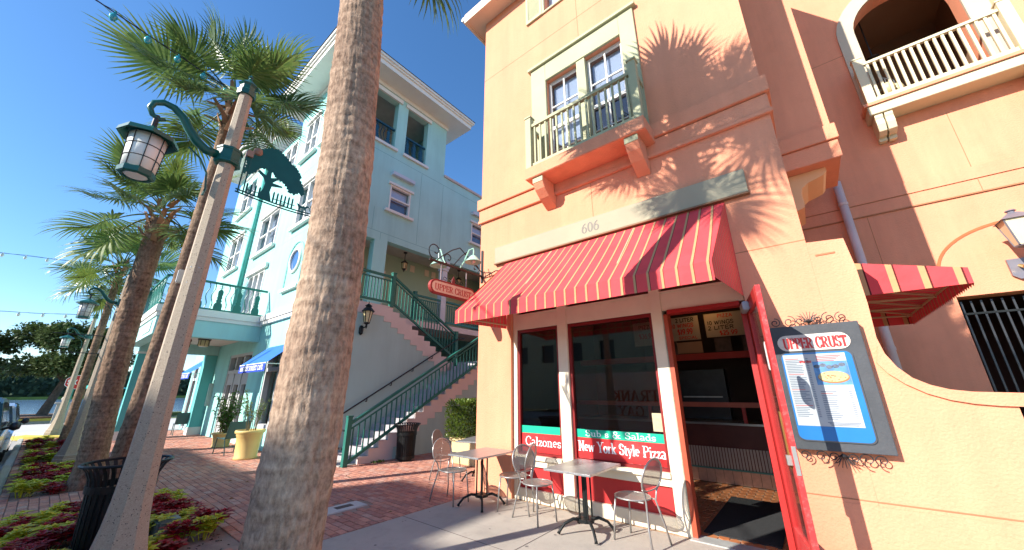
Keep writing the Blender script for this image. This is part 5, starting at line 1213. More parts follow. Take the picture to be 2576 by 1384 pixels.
def lamp_post():
    t = thing('street_lamp', 'nearest concrete street lamp with a green lantern arm and a cut out tree sign', 'street lamp', (0,0,0), 'concrete street lamps along the pavement')
    prof = [(r/.77, (z-.38)/.77) for r, z in ((.26, 0), (.26, .12), (.245, .14), (.245, .2), (.225, .22), (.20, .30), (.172, .42), (.152, .53), (.132, .66), (.115, .85), (.101, 1.15), (.093, 1.5), (.058, 4.938))]
    m = MB(); n = 8
    for r, z in prof:
        for j in range(n):
            g = 2*math.pi*(j+.5)/n; m.v.append((r/math.cos(math.pi/8)*math.cos(g), r/math.cos(math.pi/8)*math.sin(g), z))
    for i in range(len(prof)-1):
        for j in range(n): m.f.append((i*n+j, i*n+(j+1) % n, (i+1)*n+(j+1) % n, (i+1)*n+j))
    m.f.append(tuple((len(prof)-1)*n+j for j in range(n)))
    m.build('shaft', AGG, t)
    c = MB(); c.lathe([(.115, 5.86), (.12, 5.94), (.10, 5.96), (.10, 6.02), (.13, 6.05), (.03, 6.16), (.02, 6.20), (.035, 6.22), (.01, 6.26)], 8); c.build('cap', GREENMETAL, t)
    k = MB(); k.lathe([(.13, 4.66), (.155, 4.67), (.155, 4.71), (.145, 4.72), (.145, 4.86), (.155, 4.87), (.155, 4.90), (.12, 4.91)], 8); k.build('collar', GREENMETAL, t)
    arm = [(0, -.12, 4.77), (0, -.25, 4.77), (0, -.36, 4.84), (0, -.46, 4.96), (0, -.55, 5.09), (0, -.66, 5.18), (0, -.76, 5.19), (0, -.84, 5.13), (0, -.86, 5.04), (0, -.82, 4.96), (0, -.75, 4.93), (0, -.70, 4.96)]
    MB().tube(arm, [.062, .06, .058, .055, .05, .045, .04, .036, .033, .03, .026, .022], 10).build('arm', GREENMETAL, t, smooth=True)
    MB().tube([(0, -.42, 4.72), (0, -.28, 4.62), (0, -.18, 4.45), (0, -.145, 4.22), (0, -.16, 4.12)], .013, 6).build('brace', GREENMETAL, t)
    MB().tube([(0, -.775, 4.97), (0, -.775, 4.80)], .028, 8).build('hanger', DARKIRON, t)
    y = -.775
    la = MB(); la.lathe([(.035, 4.80), (.06, 4.77), (.27, 4.655), (.28, 4.60), (.265, 4.60), (.20, 4.655)], 8, (0, y, 0)); lao = la.build('lantern', GREENMETAL, t)
    g = MB(); g.lathe([(.172, 4.62), (.150, 4.16)], 24, (0, y, 0)); g.build('glass_shade', FROST, lao, smooth=True)
    b = MB()
    for j in range(8):
        a = 2*math.pi*j/8; b.tube([(.176*math.cos(a), y+.176*math.sin(a), 4.62), (.154*math.cos(a), y+.154*math.sin(a), 4.16)], .006, 4)
    for z, r in ((4.47, .168), (4.31, .161)): b.tube([(r*math.cos(a*.2618), y+r*math.sin(a*.2618), z) for a in range(24)], .0055, 4, closed=True)
    b.build('cage', DARKIRON, lao)
    q = MB(); q.lathe([(.155, 4.175), (.168, 4.16), (.168, 4.10), (.15, 4.09), (.12, 4.09), (.12, 4.11)], 8, (0, y, 0)); q.build('base_ring', GREENMETAL, lao)
    q = MB(); q.lathe([(.11, 4.105), (.09, 4.09)], 16, (0, y, 0)); q.build('bottom_lens', FROST, lao)
    return t
# tree shaped cut-out sign: outline in u (along +Y) and z
def crown_outline():
    r = random.Random(4); pts = []
    ctl = [(.02,4.62),(.06,4.80),(.03,4.90),(.14,5.02),(.20,5.13),(.33,5.22),(.47,5.24),(.60,5.17),(.70,5.09),(.80,5.05),(.88,4.96),(.87,4.88),(.94,4.80),(.98,4.70),(.95,4.62),(.88,4.66),(.84,4.60),(.74,4.60),(.68,4.68),(.60,4.74),(.50,4.76),(.44,4.83),(.33,4.84),(.24,4.82),(.22,4.74),(.14,4.66),(.08,4.68)]
    N = len(ctl)
    for i in range(N):
        a, b = Vector((*ctl[i], 0)), Vector((*ctl[(i+1) % N], 0)); d = b-a; nrm = Vector((-d.y, d.x, 0)).normalized()
        K = max(3, int(d.length/.022))
        for q in range(K):
            p = a+d*(q/K)+nrm*(.014 if q % 2 else -.010)*r.uniform(.2, 1.5); pts.append((p.x, p.y))
    return pts
def tree_sign(parent, ox, oy):
    fn = lambda u, v, d: (ox+d, oy+u, v)
    s = MB().tube([fn(.16+1.45*i/14, 4.375-.055*math.sin(math.pi*i/14)+.07*i/14, 0) for i in range(15)], .011, 5)
    so_ = s.build('sign', GREENMETAL, parent)
    MB().tube([fn(.16+1.45*i/14, 4.335-.055*math.sin(math.pi*i/14)+.07*i/14, 0) for i in range(15)], .011, 5).build('lower_rod', GREENMETAL, so_)
    for u in (.19, .25): MB().tube([fn(u, 4.34, 0), fn(u, 4.95, 0)], .010, 5).build('hanger_rod', GREENMETAL, so_)
    MB().prism([(.16+u*.88, v) for u, v in crown_outline()], fn, -.005, .005).build('tree_crown', GREENMETAL, so_)
    tr = [(.42, 4.36), (.47, 4.52), (.48, 4.62), (.44, 4.70), (.36, 4.76), (.38, 4.79), (.47, 4.74), (.49, 4.86), (.53, 4.86), (.54, 4.73), (.62, 4.77), (.64, 4.75), (.57, 4.66), (.70, 4.66), (.71, 4.64), (.57, 4.60), (.56, 4.50), (.60, 4.36)]
    MB().prism(tr, fn, -.006, .006).build('tree_trunk', GREENMETAL, so_)
    for u0, u1 in ((.27, .43), (.61, .92)):
        u = u0
        while u < u1:
            zb = 4.35+.02*u; MB().prism([(u, zb), (u+.022, zb), (u+.022, zb+.15), (u+.011, zb+.175), (u, zb+.15)], fn, -.005, .005).build('picket', GREENMETAL, so_); u += .052
        MB().prism([(u0, 4.41), (u1, 4.42), (u1, 4.43), (u0, 4.42)], fn, -.004, .004).build('fence_rail', GREENMETAL, so_)
    # a dog running, a rider on a bicycle
    dog = [(.98, 4.40), (.985, 4.36), (1.0, 4.36), (1.005, 4.41), (1.06, 4.42), (1.075, 4.38), (1.09, 4.375), (1.085, 4.43), (1.115, 4.46), (1.13, 4.455), (1.12, 4.48), (1.09, 4.48), (1.07, 4.455), (1.0, 4.45), (.955, 4.48), (.95, 4.47)]
    MB().prism([(u, v+.01) for u, v in dog], fn, -.005, .005).build('dog', GREENMETAL, so_)
    bk = MB()
    for u in (1.21, 1.40):
        bk.tube([fn(u+.07*math.cos(a*.3927), 4.46+.07*math.sin(a*.3927), 0) for a in range(16)], .008, 5, closed=True)
        for a in range(4): bk.tube([fn(u-.07*math.cos(a*.785), 4.46-.07*math.sin(a*.785), 0), fn(u+.07*math.cos(a*.785), 4.46+.07*math.sin(a*.785), 0)], .003, 4)
    bk.tube([fn(1.21, 4.46, 0), fn(1.25, 4.57, 0), fn(1.36, 4.57, 0), fn(1.31, 4.46, 0), fn(1.25, 4.57, 0)], .007, 5); bk.tube([fn(1.36, 4.6, 0), fn(1.40, 4.46, 0)], .007, 5)
    bk.build('bicycle', GREENMETAL, so_)
    rd = [(1.27, 4.58), (1.25, 4.68), (1.29, 4.74), (1.28, 4.78), (1.31, 4.82), (1.35, 4.79), (1.36, 4.77), (1.33, 4.74), (1.35, 4.66), (1.39, 4.63), (1.385, 4.61), (1.33, 4.63), (1.34, 4.58), (1.33, 4.50), (1.35, 4.46), (1.31, 4.45), (1.31, 4.52), (1.29, 4.57)]
    MB().prism(rd, fn, -.006, .006).build('rider', GREENMETAL, so_)
lp = lamp_post()
lpos = [(-4.45, .65), (-14.75, .77), (-25.0, .66)]
lamps = [lp, copy_tree(lp, 'second concrete street lamp, its green lantern beside the thick brown palm trunk'), copy_tree(lp, 'farthest concrete street lamp with a green lantern against the oak tree')]
for o, (x, y) in zip(lamps, lpos): o.location = (x, y, .38); o.scale = (.77, .77, .77); WM[o.name] = Vector((0, 0, 0))
tree_sign(lamps[0], 0, 0)
cm = MB(); cm.box(-.06, .04, .18, .26, 4.92, 5.02); ck = cm.build('camera_box', pm('brown device', (.30,.20,.15), .6), lamps[0])
MB().lathe([(.05, .05), (.06, .0), (.04, -.04), (.01, -.05)], 12, (0, .31, 5.05)).build('camera_dome', pm('brown device dome', (.28,.17,.12), .5), lamps[0])
for o, (x, y) in zip(lamps[:2], ((0, 0), (0, 0))):
    z0 = 2.95
    bx = MB().box(x-.17, x-.105, y-.15, y-.06, z0, z0+.17); bx.build('socket_box', pm('grey socket box', (.45,.44,.42), .5), o, bevel=.01)
    for dz in (-.02, .18): MB().lathe([(.108, -.006), (.108, .006)], 8, (x, y, z0+dz)).build('strap', GALV, o)
for dz, ln in ((3.55, 1.3), (2.95, 1.0)):
    MB().tube([(0, -.1, dz), (0, -ln, dz)], .014, 5).build('banner_rod', DARKIRON, lamps[1])

# ================================================================== LITTER BINS
def bin_():
    t = thing('litter_bin', 'black slatted metal litter bin with a flared top behind the nearest lamp post', 'litter bin', (0,0,0), 'slatted litter bins')
    n = 30
    for i in range(n):
        a = 2*math.pi*i/n; m = MB()
        pr = [(.255, .06), (.262, .2), (.27, .4), (.275, .55), (.28, .66), (.295, .76), (.33, .84), (.375, .895)]
        L = []
        for r, z in pr:
            w_ = .017; ca, sa = math.cos(a), math.sin(a)
            L.append([(r*ca-sa*w_, r*sa+ca*w_, z), (r*ca+sa*w_, r*sa-ca*w_, z), ((r-.008)*ca+sa*w_, (r-.008)*sa-ca*w_, z), ((r-.008)*ca-sa*w_, (r-.008)*sa+ca*w_, z)])
        for q in L: m.v += q
        for k in range(len(L)-1):
            for j in range(4): m.f.append((k*4+j, k*4+(j+1) % 4, k*4+4+(j+1) % 4, k*4+4+j))
        m.build('slat', BLACKMETAL, t)
    MB().tube([(.378*math.cos(a*.19635), .378*math.sin(a*.19635), .90) for a in range(32)], .016, 6, closed=True).build('top_rim', BLACKMETAL, t)
    for z, r in ((.66, .285), (.09, .262)):
        MB().lathe([(r+.006, z-.035), (r+.008, z-.035), (r+.010, z+.035), (r+.004, z+.035), (r+.004, z-.034)], 36, cap=False).build('band', BLACKMETAL, t)
    MB().lathe([(.23, .08), (.24, .6), (.235, .62), (.22, .62), (.215, .1)], 24).build('liner', pm('black bin liner', (.02,.02,.022), .7), t)
    MB().lathe([(.20, 0), (.20, .07), (.1, .075)], 20).build('foot', BLACKMETAL, t)
    return t
b1 = bin_(); b2_ = copy_tree(b1, 'dark slatted litter bin standing at the foot of the outside stairs')
b1.location = (-6.36, .81, -.005); b1.scale = (1.0, 1.0, 1.0); b2_.location = (-8.42, 6.12, 0); b2_.scale = (.86, .86, .95)

# ================================================================== TABLES AND CHAIRS
def table():
    t = thing('bistro_table', 'square metal topped bistro table in front of the wide shop window', 'table', (0,0,0), 'metal bistro tables on the walk')
    tp = MB().box(-.32, .32, -.43, .43, .715, .74).build('tabletop', GALV, t, bevel=.004)
    MB().box(-.05, .05, -.05, .05, .69, .714).build('top_plate', BLACKMETAL, t)
    c = MB()
    for x, y in ((-.055, -.055), (.055, -.055), (.055, .055), (-.055, .055), (0, 0)):
        MB().tube([(x, y, .16), (x, y, .69)], .012 if x else .02, 8).build('column', BLACKMETAL, t)
    MB().lathe([(.05, .12), (.10, .13), (.10, .165), (.05, .17)], 12).build('hub', BLACKMETAL, t)
    for k in range(4):
        a = math.pi/4+k*math.pi/2; ca, sa = math.cos(a), math.sin(a)
        MB().tube([(.05*ca, .05*sa, .15), (.16*ca, .16*sa, .165), (.27*ca, .27*sa, .12), (.335*ca, .335*sa, .045), (.35*ca, .35*sa, .018)], [.022, .019, .017, .016, .022], 8).build('leg', BLACKMETAL, t, smooth=True)
    return t
MESHM = None
def mesh_metal():
    m, n, l, b = node_mat('perforated seat metal'); b.inputs['Base Color'].default_value = (.34,.325,.305,1); b.inputs['Metallic'].default_value = .5; b.inputs['Roughness'].default_value = .4
    return m
MESHM = mesh_metal()
def net(mb, o, u, v, fnr, step, wd):
    """expanded metal: two families of thin strips clipped to an outline function inside(a,b)"""
    o, u, v = Vector(o), Vector(u), Vector(v); nn = u.cross(v).normalized(); lim = .45
    for fam in (1, -1):
        c = -lim*2
        while c < lim*2:
            run = None; t_ = -lim*1.5
            while t_ <= lim*1.5:
                a = (t_+c)/1.414; b = fam*(t_-c)/1.414
                ins = fnr(a, b)
                if ins and run is None: run = (a, b)
                if (not ins) and run is not None:
                    p = o+u*run[0]+v*run[1]; q = o+u*a+v*b; s = (q-p); 
                    if s.length > .01:
                        sd = s.normalized().cross(nn)*wd; f = nn*(.0006*fam); mb.quad(p+sd+f, q+sd+f, q-sd+f, p-sd+f)
                    run = None
                t_ += .012
            c += step
def chair():
    """faces +X: rounded perforated seat, hoop back whose tube runs down into the rear legs"""
    t = thing('cafe_chair', 'silver metal cafe chair with a round mesh back', 'chair', (0,0,0), 'metal cafe chairs outside the shop')
    sh = .455
    rim = [(.02+.205*math.cos(R(a)), .20*math.sin(R(a)), sh) for a in range(0, 360, 15)]
    MB().tube(rim, .010, 6, closed=True).build('seat_rim', CHAIRMETAL, t, smooth=True)
    s = MB(); net(s, (.02, 0, sh+.003), (1,0,0), (0,1,0), lambda a, b: (a/.205)**2+(b/.20)**2 < 1, .0155, .0042); so_ = s.build('seat', MESHM, t); so_['kind'] = 'stuff'
    th = R(14); bx = -.19; 
    def B(a, b): return (bx-.02-math.sin(th)*(b-.02), a, sh+b)
    hoop = [B(.205*math.cos(R(a)), .245+.195*math.sin(R(a))) for a in range(-50, 231, 14)]
    legR = [(-.30, .19, 0), (-.26, .165, .20), (-.215, .12, .42)]; legL = [(-.30, -.19, 0), (-.26, -.165, .20), (-.215, -.12, .42)]
    MB().tube(legR[:2]+[(-.22, .10, .44)]+[hoop[0]]+hoop[1:-1]+[hoop[-1]]+[(-.22, -.10, .44)]+legL[:2][::-1], .0115, 7).build('back_hoop', CHAIRMETAL, t, smooth=True)
    s = MB(); o = Vector(B(0, .245)); vv = Vector((-math.sin(th), 0, 1)); net(s, o, (0,1,0), vv, lambda a, b: (a/.205)**2+(b/.195)**2 < 1 and b > -.11, .0155, .0042); bo = s.build('backrest', MESHM, t); bo['kind'] = 'stuff'
    MB().tube([B(.18, .13), B(.09, .105), B(0, .10), B(-.09, .105), B(-.18, .13)], .009, 6).build('back_stay', CHAIRMETAL, t)
    for y in (-1, 1):
        MB().tube([(.205, y*.165, 0), (.185, y*.155, .25), (.165, y*.135, sh)], .011, 7).build('leg', CHAIRMETAL, t, smooth=True)
    MB().tube([(.165, .135, sh-.012), (-.20, .12, sh-.012)], .009, 6).build('side_bar', CHAIRMETAL, t); MB().tube([(.165, -.135, sh-.012), (-.20, -.12, sh-.012)], .009, 6).build('side_bar', CHAIRMETAL, t)
    return t
tb = table(); tbs = [tb, copy_tree(tb, 'metal topped bistro table beside the peach pier at the corner of the shop'), copy_tree(tb, 'metal bistro table half hidden round the corner beside the leafy bush')]
for o, (x, y, z) in zip(tbs, ((-2.50, 4.54, 0), (-4.27, 4.55, 0), (-5.45, 5.72, 0))): o.location = (x, y, z)
tbs[2].rotation_euler.z = R(20)
chv = chair()
cl_ = ['silver mesh chair right of the nearest table, in front of the doorway side panel', 'silver mesh chair facing the nearest table from its left side', 'silver mesh chair facing the corner table, back to back with another chair', 'silver mesh chair left of the corner table, standing on the edge of the bricks', 'silver mesh chair at the table round the corner, farthest back on the bricks']
chs = [chv]+[copy_tree(chv) for _ in range(4)]
for o, lb, (x, y, a) in zip(chs, cl_, ((-1.93, 4.70, 168), (-3.25, 4.56, -14), (-3.76, 4.72, 195), (-4.79, 4.42, 2), (-6.02, 5.42, 20))):
    o['label'] = lb; o.location = (x, y, 0); o.rotation_euler.z = R(a)

# ================================================================== HANGING SIGN AND MENU BOARD
hs = thing('hanging_sign', 'lozenge shaped cream and red hanging sign lettered UPPER CRUST on a scrolled iron bracket', 'sign', (-4.93, 5.14, 3.9))
hx_ = -4.94
ir = MB(); ir.box(hx_-.03, hx_+.03, 5.125, 5.148, 3.78, 4.50); iro = ir.build('wall_plate', DARKIRON, hs, bevel=.01)
MB().box(hx_-.018, hx_+.018, 3.78, 5.124, 3.905, 3.94).build('bar', pm('rusty iron bar', (.06,.035,.025), .7, .3, 20), hs)
YZf = lambda p: [(hx_, a, b) for a, b in p]
for p in ([(5.12, 4.02)]+[(5.12-.62*math.sin(R(a)), 4.02+.34*math.sin(R(a*1.0)) if a < 90 else 4.02+.34) for a in range(10, 91, 10)]+[(4.3, 4.25), (4.05, 4.05), (3.95, 3.95)],
          spiral(3.90, 4.12, .17, .03, 250, -120), spiral(4.22, 4.06, .12, .025, 260, -110), spiral(4.95, 4.05, .11, .02, -80, 280), [(4.35, 3.95), (4.55, 4.2), (4.7, 4.33)]):
    MB().tube(YZf(p), .011, 5).build('scroll', DARKIRON, hs)
MB().tube([(-4.90, 5.13, 3.88), (-4.5, 5.08, 3.94), (-4.35, 5.06, 3.90), (-4.28, 5.0, 3.80)], .012, 5).build('cable', DARKIRON, hs)
for y in (4.06, 4.70): MB().tube([(hx_, y, 3.90), (hx_, y, 3.56)], .010, 6).build('hanger', pm('pink steel rod', (.35,.28,.28), .5), hs)
cx, cz, hw, hh = 4.37, 3.445, .56, .135
SGN = lambda u, v, d: (hx_+d, cx+u, cz+v)
slope = .0
MB().prism(stadium(hw, hh), SGN, -.035, .035).build('panel', pm('dark red sign edge', (.28,.03,.025), .5), hs)
MB().prism(stadium(hw-.035, hh-.035), SGN, -.0375, .0375).build('sign_face', pm('cream brick pattern face', (.78,.56,.36), .6, .1, 25), hs)
for sgn in (1, -1):
    q = MB(); text(q, 'UPPER CRUST', (hx_+sgn*.0385, cx-sgn*.46, cz-.062), (0, sgn, 0), (0,0,1), (sgn, 0, 0), .115, .17, .055, width=.90); q.build('lettering', pm('sign red', (.52,.02,.02), .5), hs)
for sx_, a0, a1 in ((-.2, 200, -160), (-.09, 200, -160), (.09, -20, 340), (.2, -20, 340)):
    MB().tube(YZf(spiral(cx+sx_, cz+hh+.05, .052, .012, a0, a1, 18)), .006, 4).build('scroll', DARKIRON, hs)
MB().prism([(-.04, hh), (.04, hh), (.035, hh+.08), (0, hh+.15), (-.035, hh+.08)], SGN, -.01, .01).build('finial', pm('dark red finial', (.2,.03,.03), .5), hs)
SHG = pm('pale green enamel', (.40,.66,.52), .4, .05, 4)
for i, (x, y) in enumerate(((hx_+.30, 4.58), (hx_-.26, 4.20))):
    L = MB(); L.lathe([(.03, .13), (.05, .12), (.155, 0), (.165, -.01), (.158, -.01), (.04, .11)], 20, (x, y, 4.02-(.05 if i else 0)), cap=False); L.build('lamp_shade', SHG, hs, smooth=True)
    MB().lathe([(.03, .05), (.04, .02), (.02, -.01)], 10, (x, y, 4.0)).build('bulb', FROST, hs)
    s = 1 if i == 0 else -1
    MB().tube([(hx_, y-.05, 3.95), (hx_+s*.08, y-.04, 4.05), (hx_+s*.20, y-.02, 4.28), (x, y, 4.30), (x+s*.01, y, 4.22), (x, y, 4.12)], .013, 6).build('gooseneck', SHG, hs)
mbd = thing('menu_board', 'black wall mounted menu board headed UPPER CRUST with a pizza picture and iron scrolls', 'menu board', (.1, Y0, 1.7))
bx0, bx1, bz0, bz1 = -.29, .475, 1.07, 2.325
MB().box(bx0, bx1, 5.05, Y0-.0075, bz0, bz1).build('board', pm('worn black board', (.055,.06,.068), .6, .15, 4, .1, 40, dirt=.15, dirtcol=(.16,.15,.14)), mbd, bevel=.004)
MB().prism([(u+.075, v+2.14) for u, v in stadium(.305, .085)], XZ, 5.044, 5.0495).build('title_panel', pm('cream tiled panel', (.62,.54,.48), .5), mbd)
q = MB()
for x in [-.15+.06*i for i in range(9)]: q.box(x, x+.003, 5.0432, 5.0438, 2.065, 2.215)
for z in (2.10, 2.18): q.box(-.20, .36, 5.0425, 5.0431, z, z+.003)
q.build('panel_joint', pm('thin grey joint', (.45,.40,.36), .7), mbd)
q = MB(); text(q, 'UPPER CRUST', (-.178, 5.0422, 2.078), (1,0,0), (0,0,1), (0,-1,0), .115, .155, .05, width=.53); q.build('lettering', REDGLOSS, mbd)
fx0, fx1, fz0, fz1 = -.225, .355, 1.165, 2.03
MB().prism(rrect(fx0-.012, fx1+.012, fz0-.012, fz1+.012, .06), XZ, 5.040, 5.0495).build('case_rim', pm('case rim metal', (.12,.12,.13), .3, metal=.6), mbd)
MB().prism(rrect(fx0, fx1, fz0, fz1, .055), XZ, 5.0375, 5.0397).build('blue_backing', pm('bright blue print', (.02,.17,.46), .3), mbd)
MB().box(fx0+.015, fx1-.05, 5.0352, 5.0372, 1.30, 2.015).build('menu_sheet', pm('menu paper', (.45,.47,.48), .4, .03, 6), mbd)
MB().box(.03, fx1-.052, 5.0336, 5.0350, 1.70, 1.935).build('picture', pm('blue picture ground', (.10,.25,.48), .4, .4, 12), mbd)
pz = MB(); disc(pz, (.172, 5.0334, 1.775), (1,0,0), (0,0,1), (0,-1,0), .125, .062, .0, 26); pz.build('pizza_crust', pm('crust print', (.34,.16,.06), .5), mbd)
pz = MB(); disc(pz, (.170, 5.0328, 1.782), (1,0,0), (0,0,1), (0,-1,0), .117, .053, .0, 26); pz.build('pizza_top', pm('cheese print', (.52,.42,.20), .5, .25, 60), mbd)
q = MB(); rr = random.Random(2)
for i in range(16):
    a, d = rr.uniform(0, 6.28), rr.uniform(.1, .85); disc(q, (.170+.117*d*math.cos(a), 5.0322, 1.782+.053*d*math.sin(a)), (1,0,0), (0,0,1), (0,-1,0), .008, .004, 0, 7)
q.build('topping', pm('pepperoni print', (.45,.08,.04), .5), mbd)
q = MB()
for i in range(5): disc(q, (.06+.05*i, 5.033, 1.885+.012*math.sin(i*2)), (1,0,0), (0,0,1), (0,-1,0), .028, .02, 0, 9)
q.build('picture_fruit', pm('mixed produce print', (.10,.12,.16), .5, .6, 40), mbd)
q = MB(); q2 = MB(); q3 = MB()
for i in range(34):
    z = 1.965-i*.0175
    if z < 1.335: break
    wd = rr.uniform(.08, .15); (q2 if i % 9 == 0 else q).box(fx0+.03, fx0+.03+wd, 5.0338, 5.0350, z, z+.0065)
    q.box(-.02, .0, 5.0338, 5.0350, z, z+.006)
for i in range(16):
    z = 1.63-i*.0175
    if z < 1.345: break
    (q2 if i == 1 else q).box(.04, .04+rr.uniform(.08, .13), 5.0338, 5.0350, z, z+.0065); q.box(.255, .28, 5.0338, 5.0350, z, z+.006)
for i in range(3): q.box(.035+.01*i, .285-.01*i, 5.0338, 5.0350, 1.335-i*.012, 1.341-i*.012)
q.build('menu_text', pm('blue grey menu print', (.13,.16,.22), .6), mbd)['kind'] = 'stuff'
for i in range(4): q2.box(.07, .07+.2-.02*i, 5.0338, 5.035, 1.985-i*.016, 1.993-i*.016)
q2.build('menu_heading', pm('red menu print', (.55,.10,.10), .6), mbd)['kind'] = 'stuff'
q = MB(); text(q, 'UPPER CRUST', (-.075, 5.0345, 1.925), (1,0,0), (0,0,1), (0,-1,0), .022, .2, .1, width=.10); q.build('lettering', pm('sign red', (.52,.02,.02)), mbd)
iy = 5.075
for zc, sgn in ((bz1+.02, 1), (bz0-.02, -1)):
    for k, (dx, r_) in enumerate(((-.30, .05), (-.17, .065), (-.075, .05), (.075, .05), (.17, .065), (.27, .055))):
        s = -1 if dx < 0 else 1
        MB().tube([(a, iy, b) for a, b in spiral(.09+dx, zc+sgn*.035, r_, .012, 90*sgn if s > 0 else 90*sgn, 90*sgn+s*sgn*500, 30)], .0055, 4).build('scroll', DARKIRON, mbd)
    for k in range(9):
        a = R(90*sgn-56+k*14); MB().tube([(.09, iy, zc), (.09+.13*math.cos(a), iy, zc+.13*math.sin(a))], [.007, .003], 4).build('ray', DARKIRON, mbd)
    MB().lathe([(.01, -.02), (.03, 0), (.01, .02)], 8, (.09, iy-.012, zc+sgn*.02)).build('boss', DARKIRON, mbd)
for z in (1.25, 1.95):
    MB().tube([(a, iy, b) for a, b in spiral(bx0-.04, z, .06, .012, 0, 420, 26)], .0055, 4).build('scroll', DARKIRON, mbd)
# ================================================================== PLANTS
def leaf_quad(mb, c, d, L, wd, up_=Vector((0,0,1)), curl=.25):
    d = d.normalized(); s = d.cross(up_); s = s.normalized() if s.length > 1e-4 else Vector((1,0,0)); n = s.cross(d)
    m1 = c+d*(L*.45)+n*(curl*L*.12); tip = c+d*L-n*(curl*L*.25)
    mb.quad(c, m1+s*wd, tip); mb.quad(c, tip, m1-s*wd)
COL_R = vary_mat('dark red coleus leaf', [(.34,.008,.014),(.46,.014,.022),(.22,.006,.01),(.52,.025,.03)], .5, 0, 20, .1, .2)
COL_Y = vary_mat('yellow green coleus leaf', [(.55,.55,.03),(.68,.62,.04),(.42,.50,.03),(.75,.62,.05)], .5, 0, 20, .1, .25)
def coleus_mesh(mat, seed):
    r = random.Random(seed); mb = MB()
    for st in range(8):
        a, rad = r.uniform(0, 6.28), r.uniform(0, .15); c = Vector((rad*math.cos(a), rad*math.sin(a), r.uniform(.13, .27)))
        mb.tube([(c.x*.4, c.y*.4, -.02), tuple(c)], .005, 3)
        for tier, (L, el, dz) in enumerate(((.115, .1, -.04), (.10, .35, 0), (.06, .8, .015))):
            for k in range(4):
                g = k*1.5708+tier*.785+r.uniform(-.2, .2); d = Vector((math.cos(g)*math.cos(el), math.sin(g)*math.cos(el), math.sin(el)))
                leaf_quad(mb, c+Vector((0,0,dz)), d, L*r.uniform(.85, 1.25), L*.36, curl=.6)
    o = mb.build('coleus_plant', mat); me = o.data; bpy.data.objects.remove(o); return me
CM = {(k, s): coleus_mesh(m, s+(20 if k == 'r' else 0)) for k, m in (('r', COL_R), ('y', COL_Y)) for s in (1, 2, 3)}
bl = ['in the flower bed round the nearest lamp post', 'in the second flower bed by the thick palm trunk', 'in the third flower bed at the second lamp post', 'in the farthest flower bed']
rr = random.Random(9)
avoid = [(-6.42, .80, .42), (-8.75, .98, .3), (-10.85, .90, .36), (-14.75, .77, .4), (-20.1, .8, .3)]
for bi, b in enumerate(beds):
    st = .24 if bi == 0 else .27
    x = b[0]+.16; row = 0
    while x < b[1]-.1:
        y = b[2]+.14
        while y < b[3]-.08:
            px, py = x+rr.uniform(-.06, .06), y+rr.uniform(-.06, .06)
            corner = bi == 0 and (px > -5.95 and py > 1.25)
            if not corner and all((px-q[0])**2+(py-q[1])**2 > q[2]**2 for q in avoid):
                kind = 'r' if noise.noise(Vector((px*1.7+bi*7.7, py*2.6, bi*3.3))) > .03 else 'y'
                o = bpy.data.objects.new('coleus_plant', CM[(kind, rr.choice((1, 2, 3)))]); C.objects.link(o)
                s = rr.uniform(.85, 1.2)*(1.0 if bi else .95); o.location = (px, py, -.03); o.scale = (s, s, s*rr.uniform(.62, .9)); o.rotation_euler.z = rr.uniform(0, 6.28)
                tag(o, ('dark red' if kind == 'r' else 'bright yellow green')+' coleus plant '+bl[bi], 'plant', ('red' if kind == 'r' else 'yellow')+' coleus '+bl[bi])
            y += st
        x += st; row += 1
# mulch crumbs on the bare end of the nearest bed
mc = MB()
for i in range(900):
    bi = rr.choice((0, 0, 0, 1, 1, 2)); b = beds[bi]; c = Vector((rr.uniform(b[0]+.02, b[1]-.02), rr.uniform(b[2]+.02, b[3]-.02), -.012)); s = rr.uniform(.01, .03)
    a = Vector((rr.uniform(-1,1), rr.uniform(-1,1), rr.uniform(-.5,.5))).normalized()*s; bb_ = a.orthogonal().normalized()*s*.6
    mc.quad(c+a, c+bb_, c-a, c-bb_)
tag(mc.build('mulch', vary_mat('bark mulch chips', [(.10,.06,.035),(.16,.10,.06),(.05,.03,.02),(.2,.15,.1)], 1, 0)), 'loose bark mulch covering the soil of the flower beds', 'mulch', kind='stuff')
MB_ = MB().prism([(-6.75, 1.22), (-6.50, 1.24), (-6.48, 1.46), (-6.72, 1.48)], XY, -.02, .16)
tag(MB_.build('valve_box', pm('grey green plastic box', (.20,.23,.21), .6), bevel=.02), 'grey green plastic utility box between the red coleus by the bin', 'utility box')
# shrub mass helper
def shrub(mb, centre, rad, n, ls, seed, flat=1.0):
    r = random.Random(seed); c0 = Vector(centre)
    clumps = [(Vector((r.uniform(-1,1), r.uniform(-1,1), r.uniform(-.9,1))).normalized()*r.uniform(.45, .85), r.uniform(.3, .5)) for _ in range(26)]
    for i in range(n):
        cc, cr = r.choice(clumps); d = Vector((r.gauss(0,1), r.gauss(0,1), r.gauss(0,1))).normalized()
        p = cc+d*cr*r.uniform(.75, 1.05); p = Vector((p.x*rad[0], p.y*rad[1], p.z*rad[2]))
        dd = (d+Vector((r.uniform(-.6,.6), r.uniform(-.6,.6), r.uniform(-.2,.8)))).normalized()
        leaf_quad(mb, c0+p, dd, ls*r.uniform(.7, 1.3), ls*.28, curl=.3)
    return mb
BUSH = vary_mat('glossy bush leaf', [(.10,.17,.02),(.17,.25,.03),(.07,.13,.02),(.22,.28,.05)], .4, 0, 20, .1, .25)
bs = thing('clipped_bush', 'clipped yellow green bush in a pale yellow trough at the corner of the shop', 'bush', (-6.9, 7.1, 0))
m = MB()
r_ = random.Random(6)
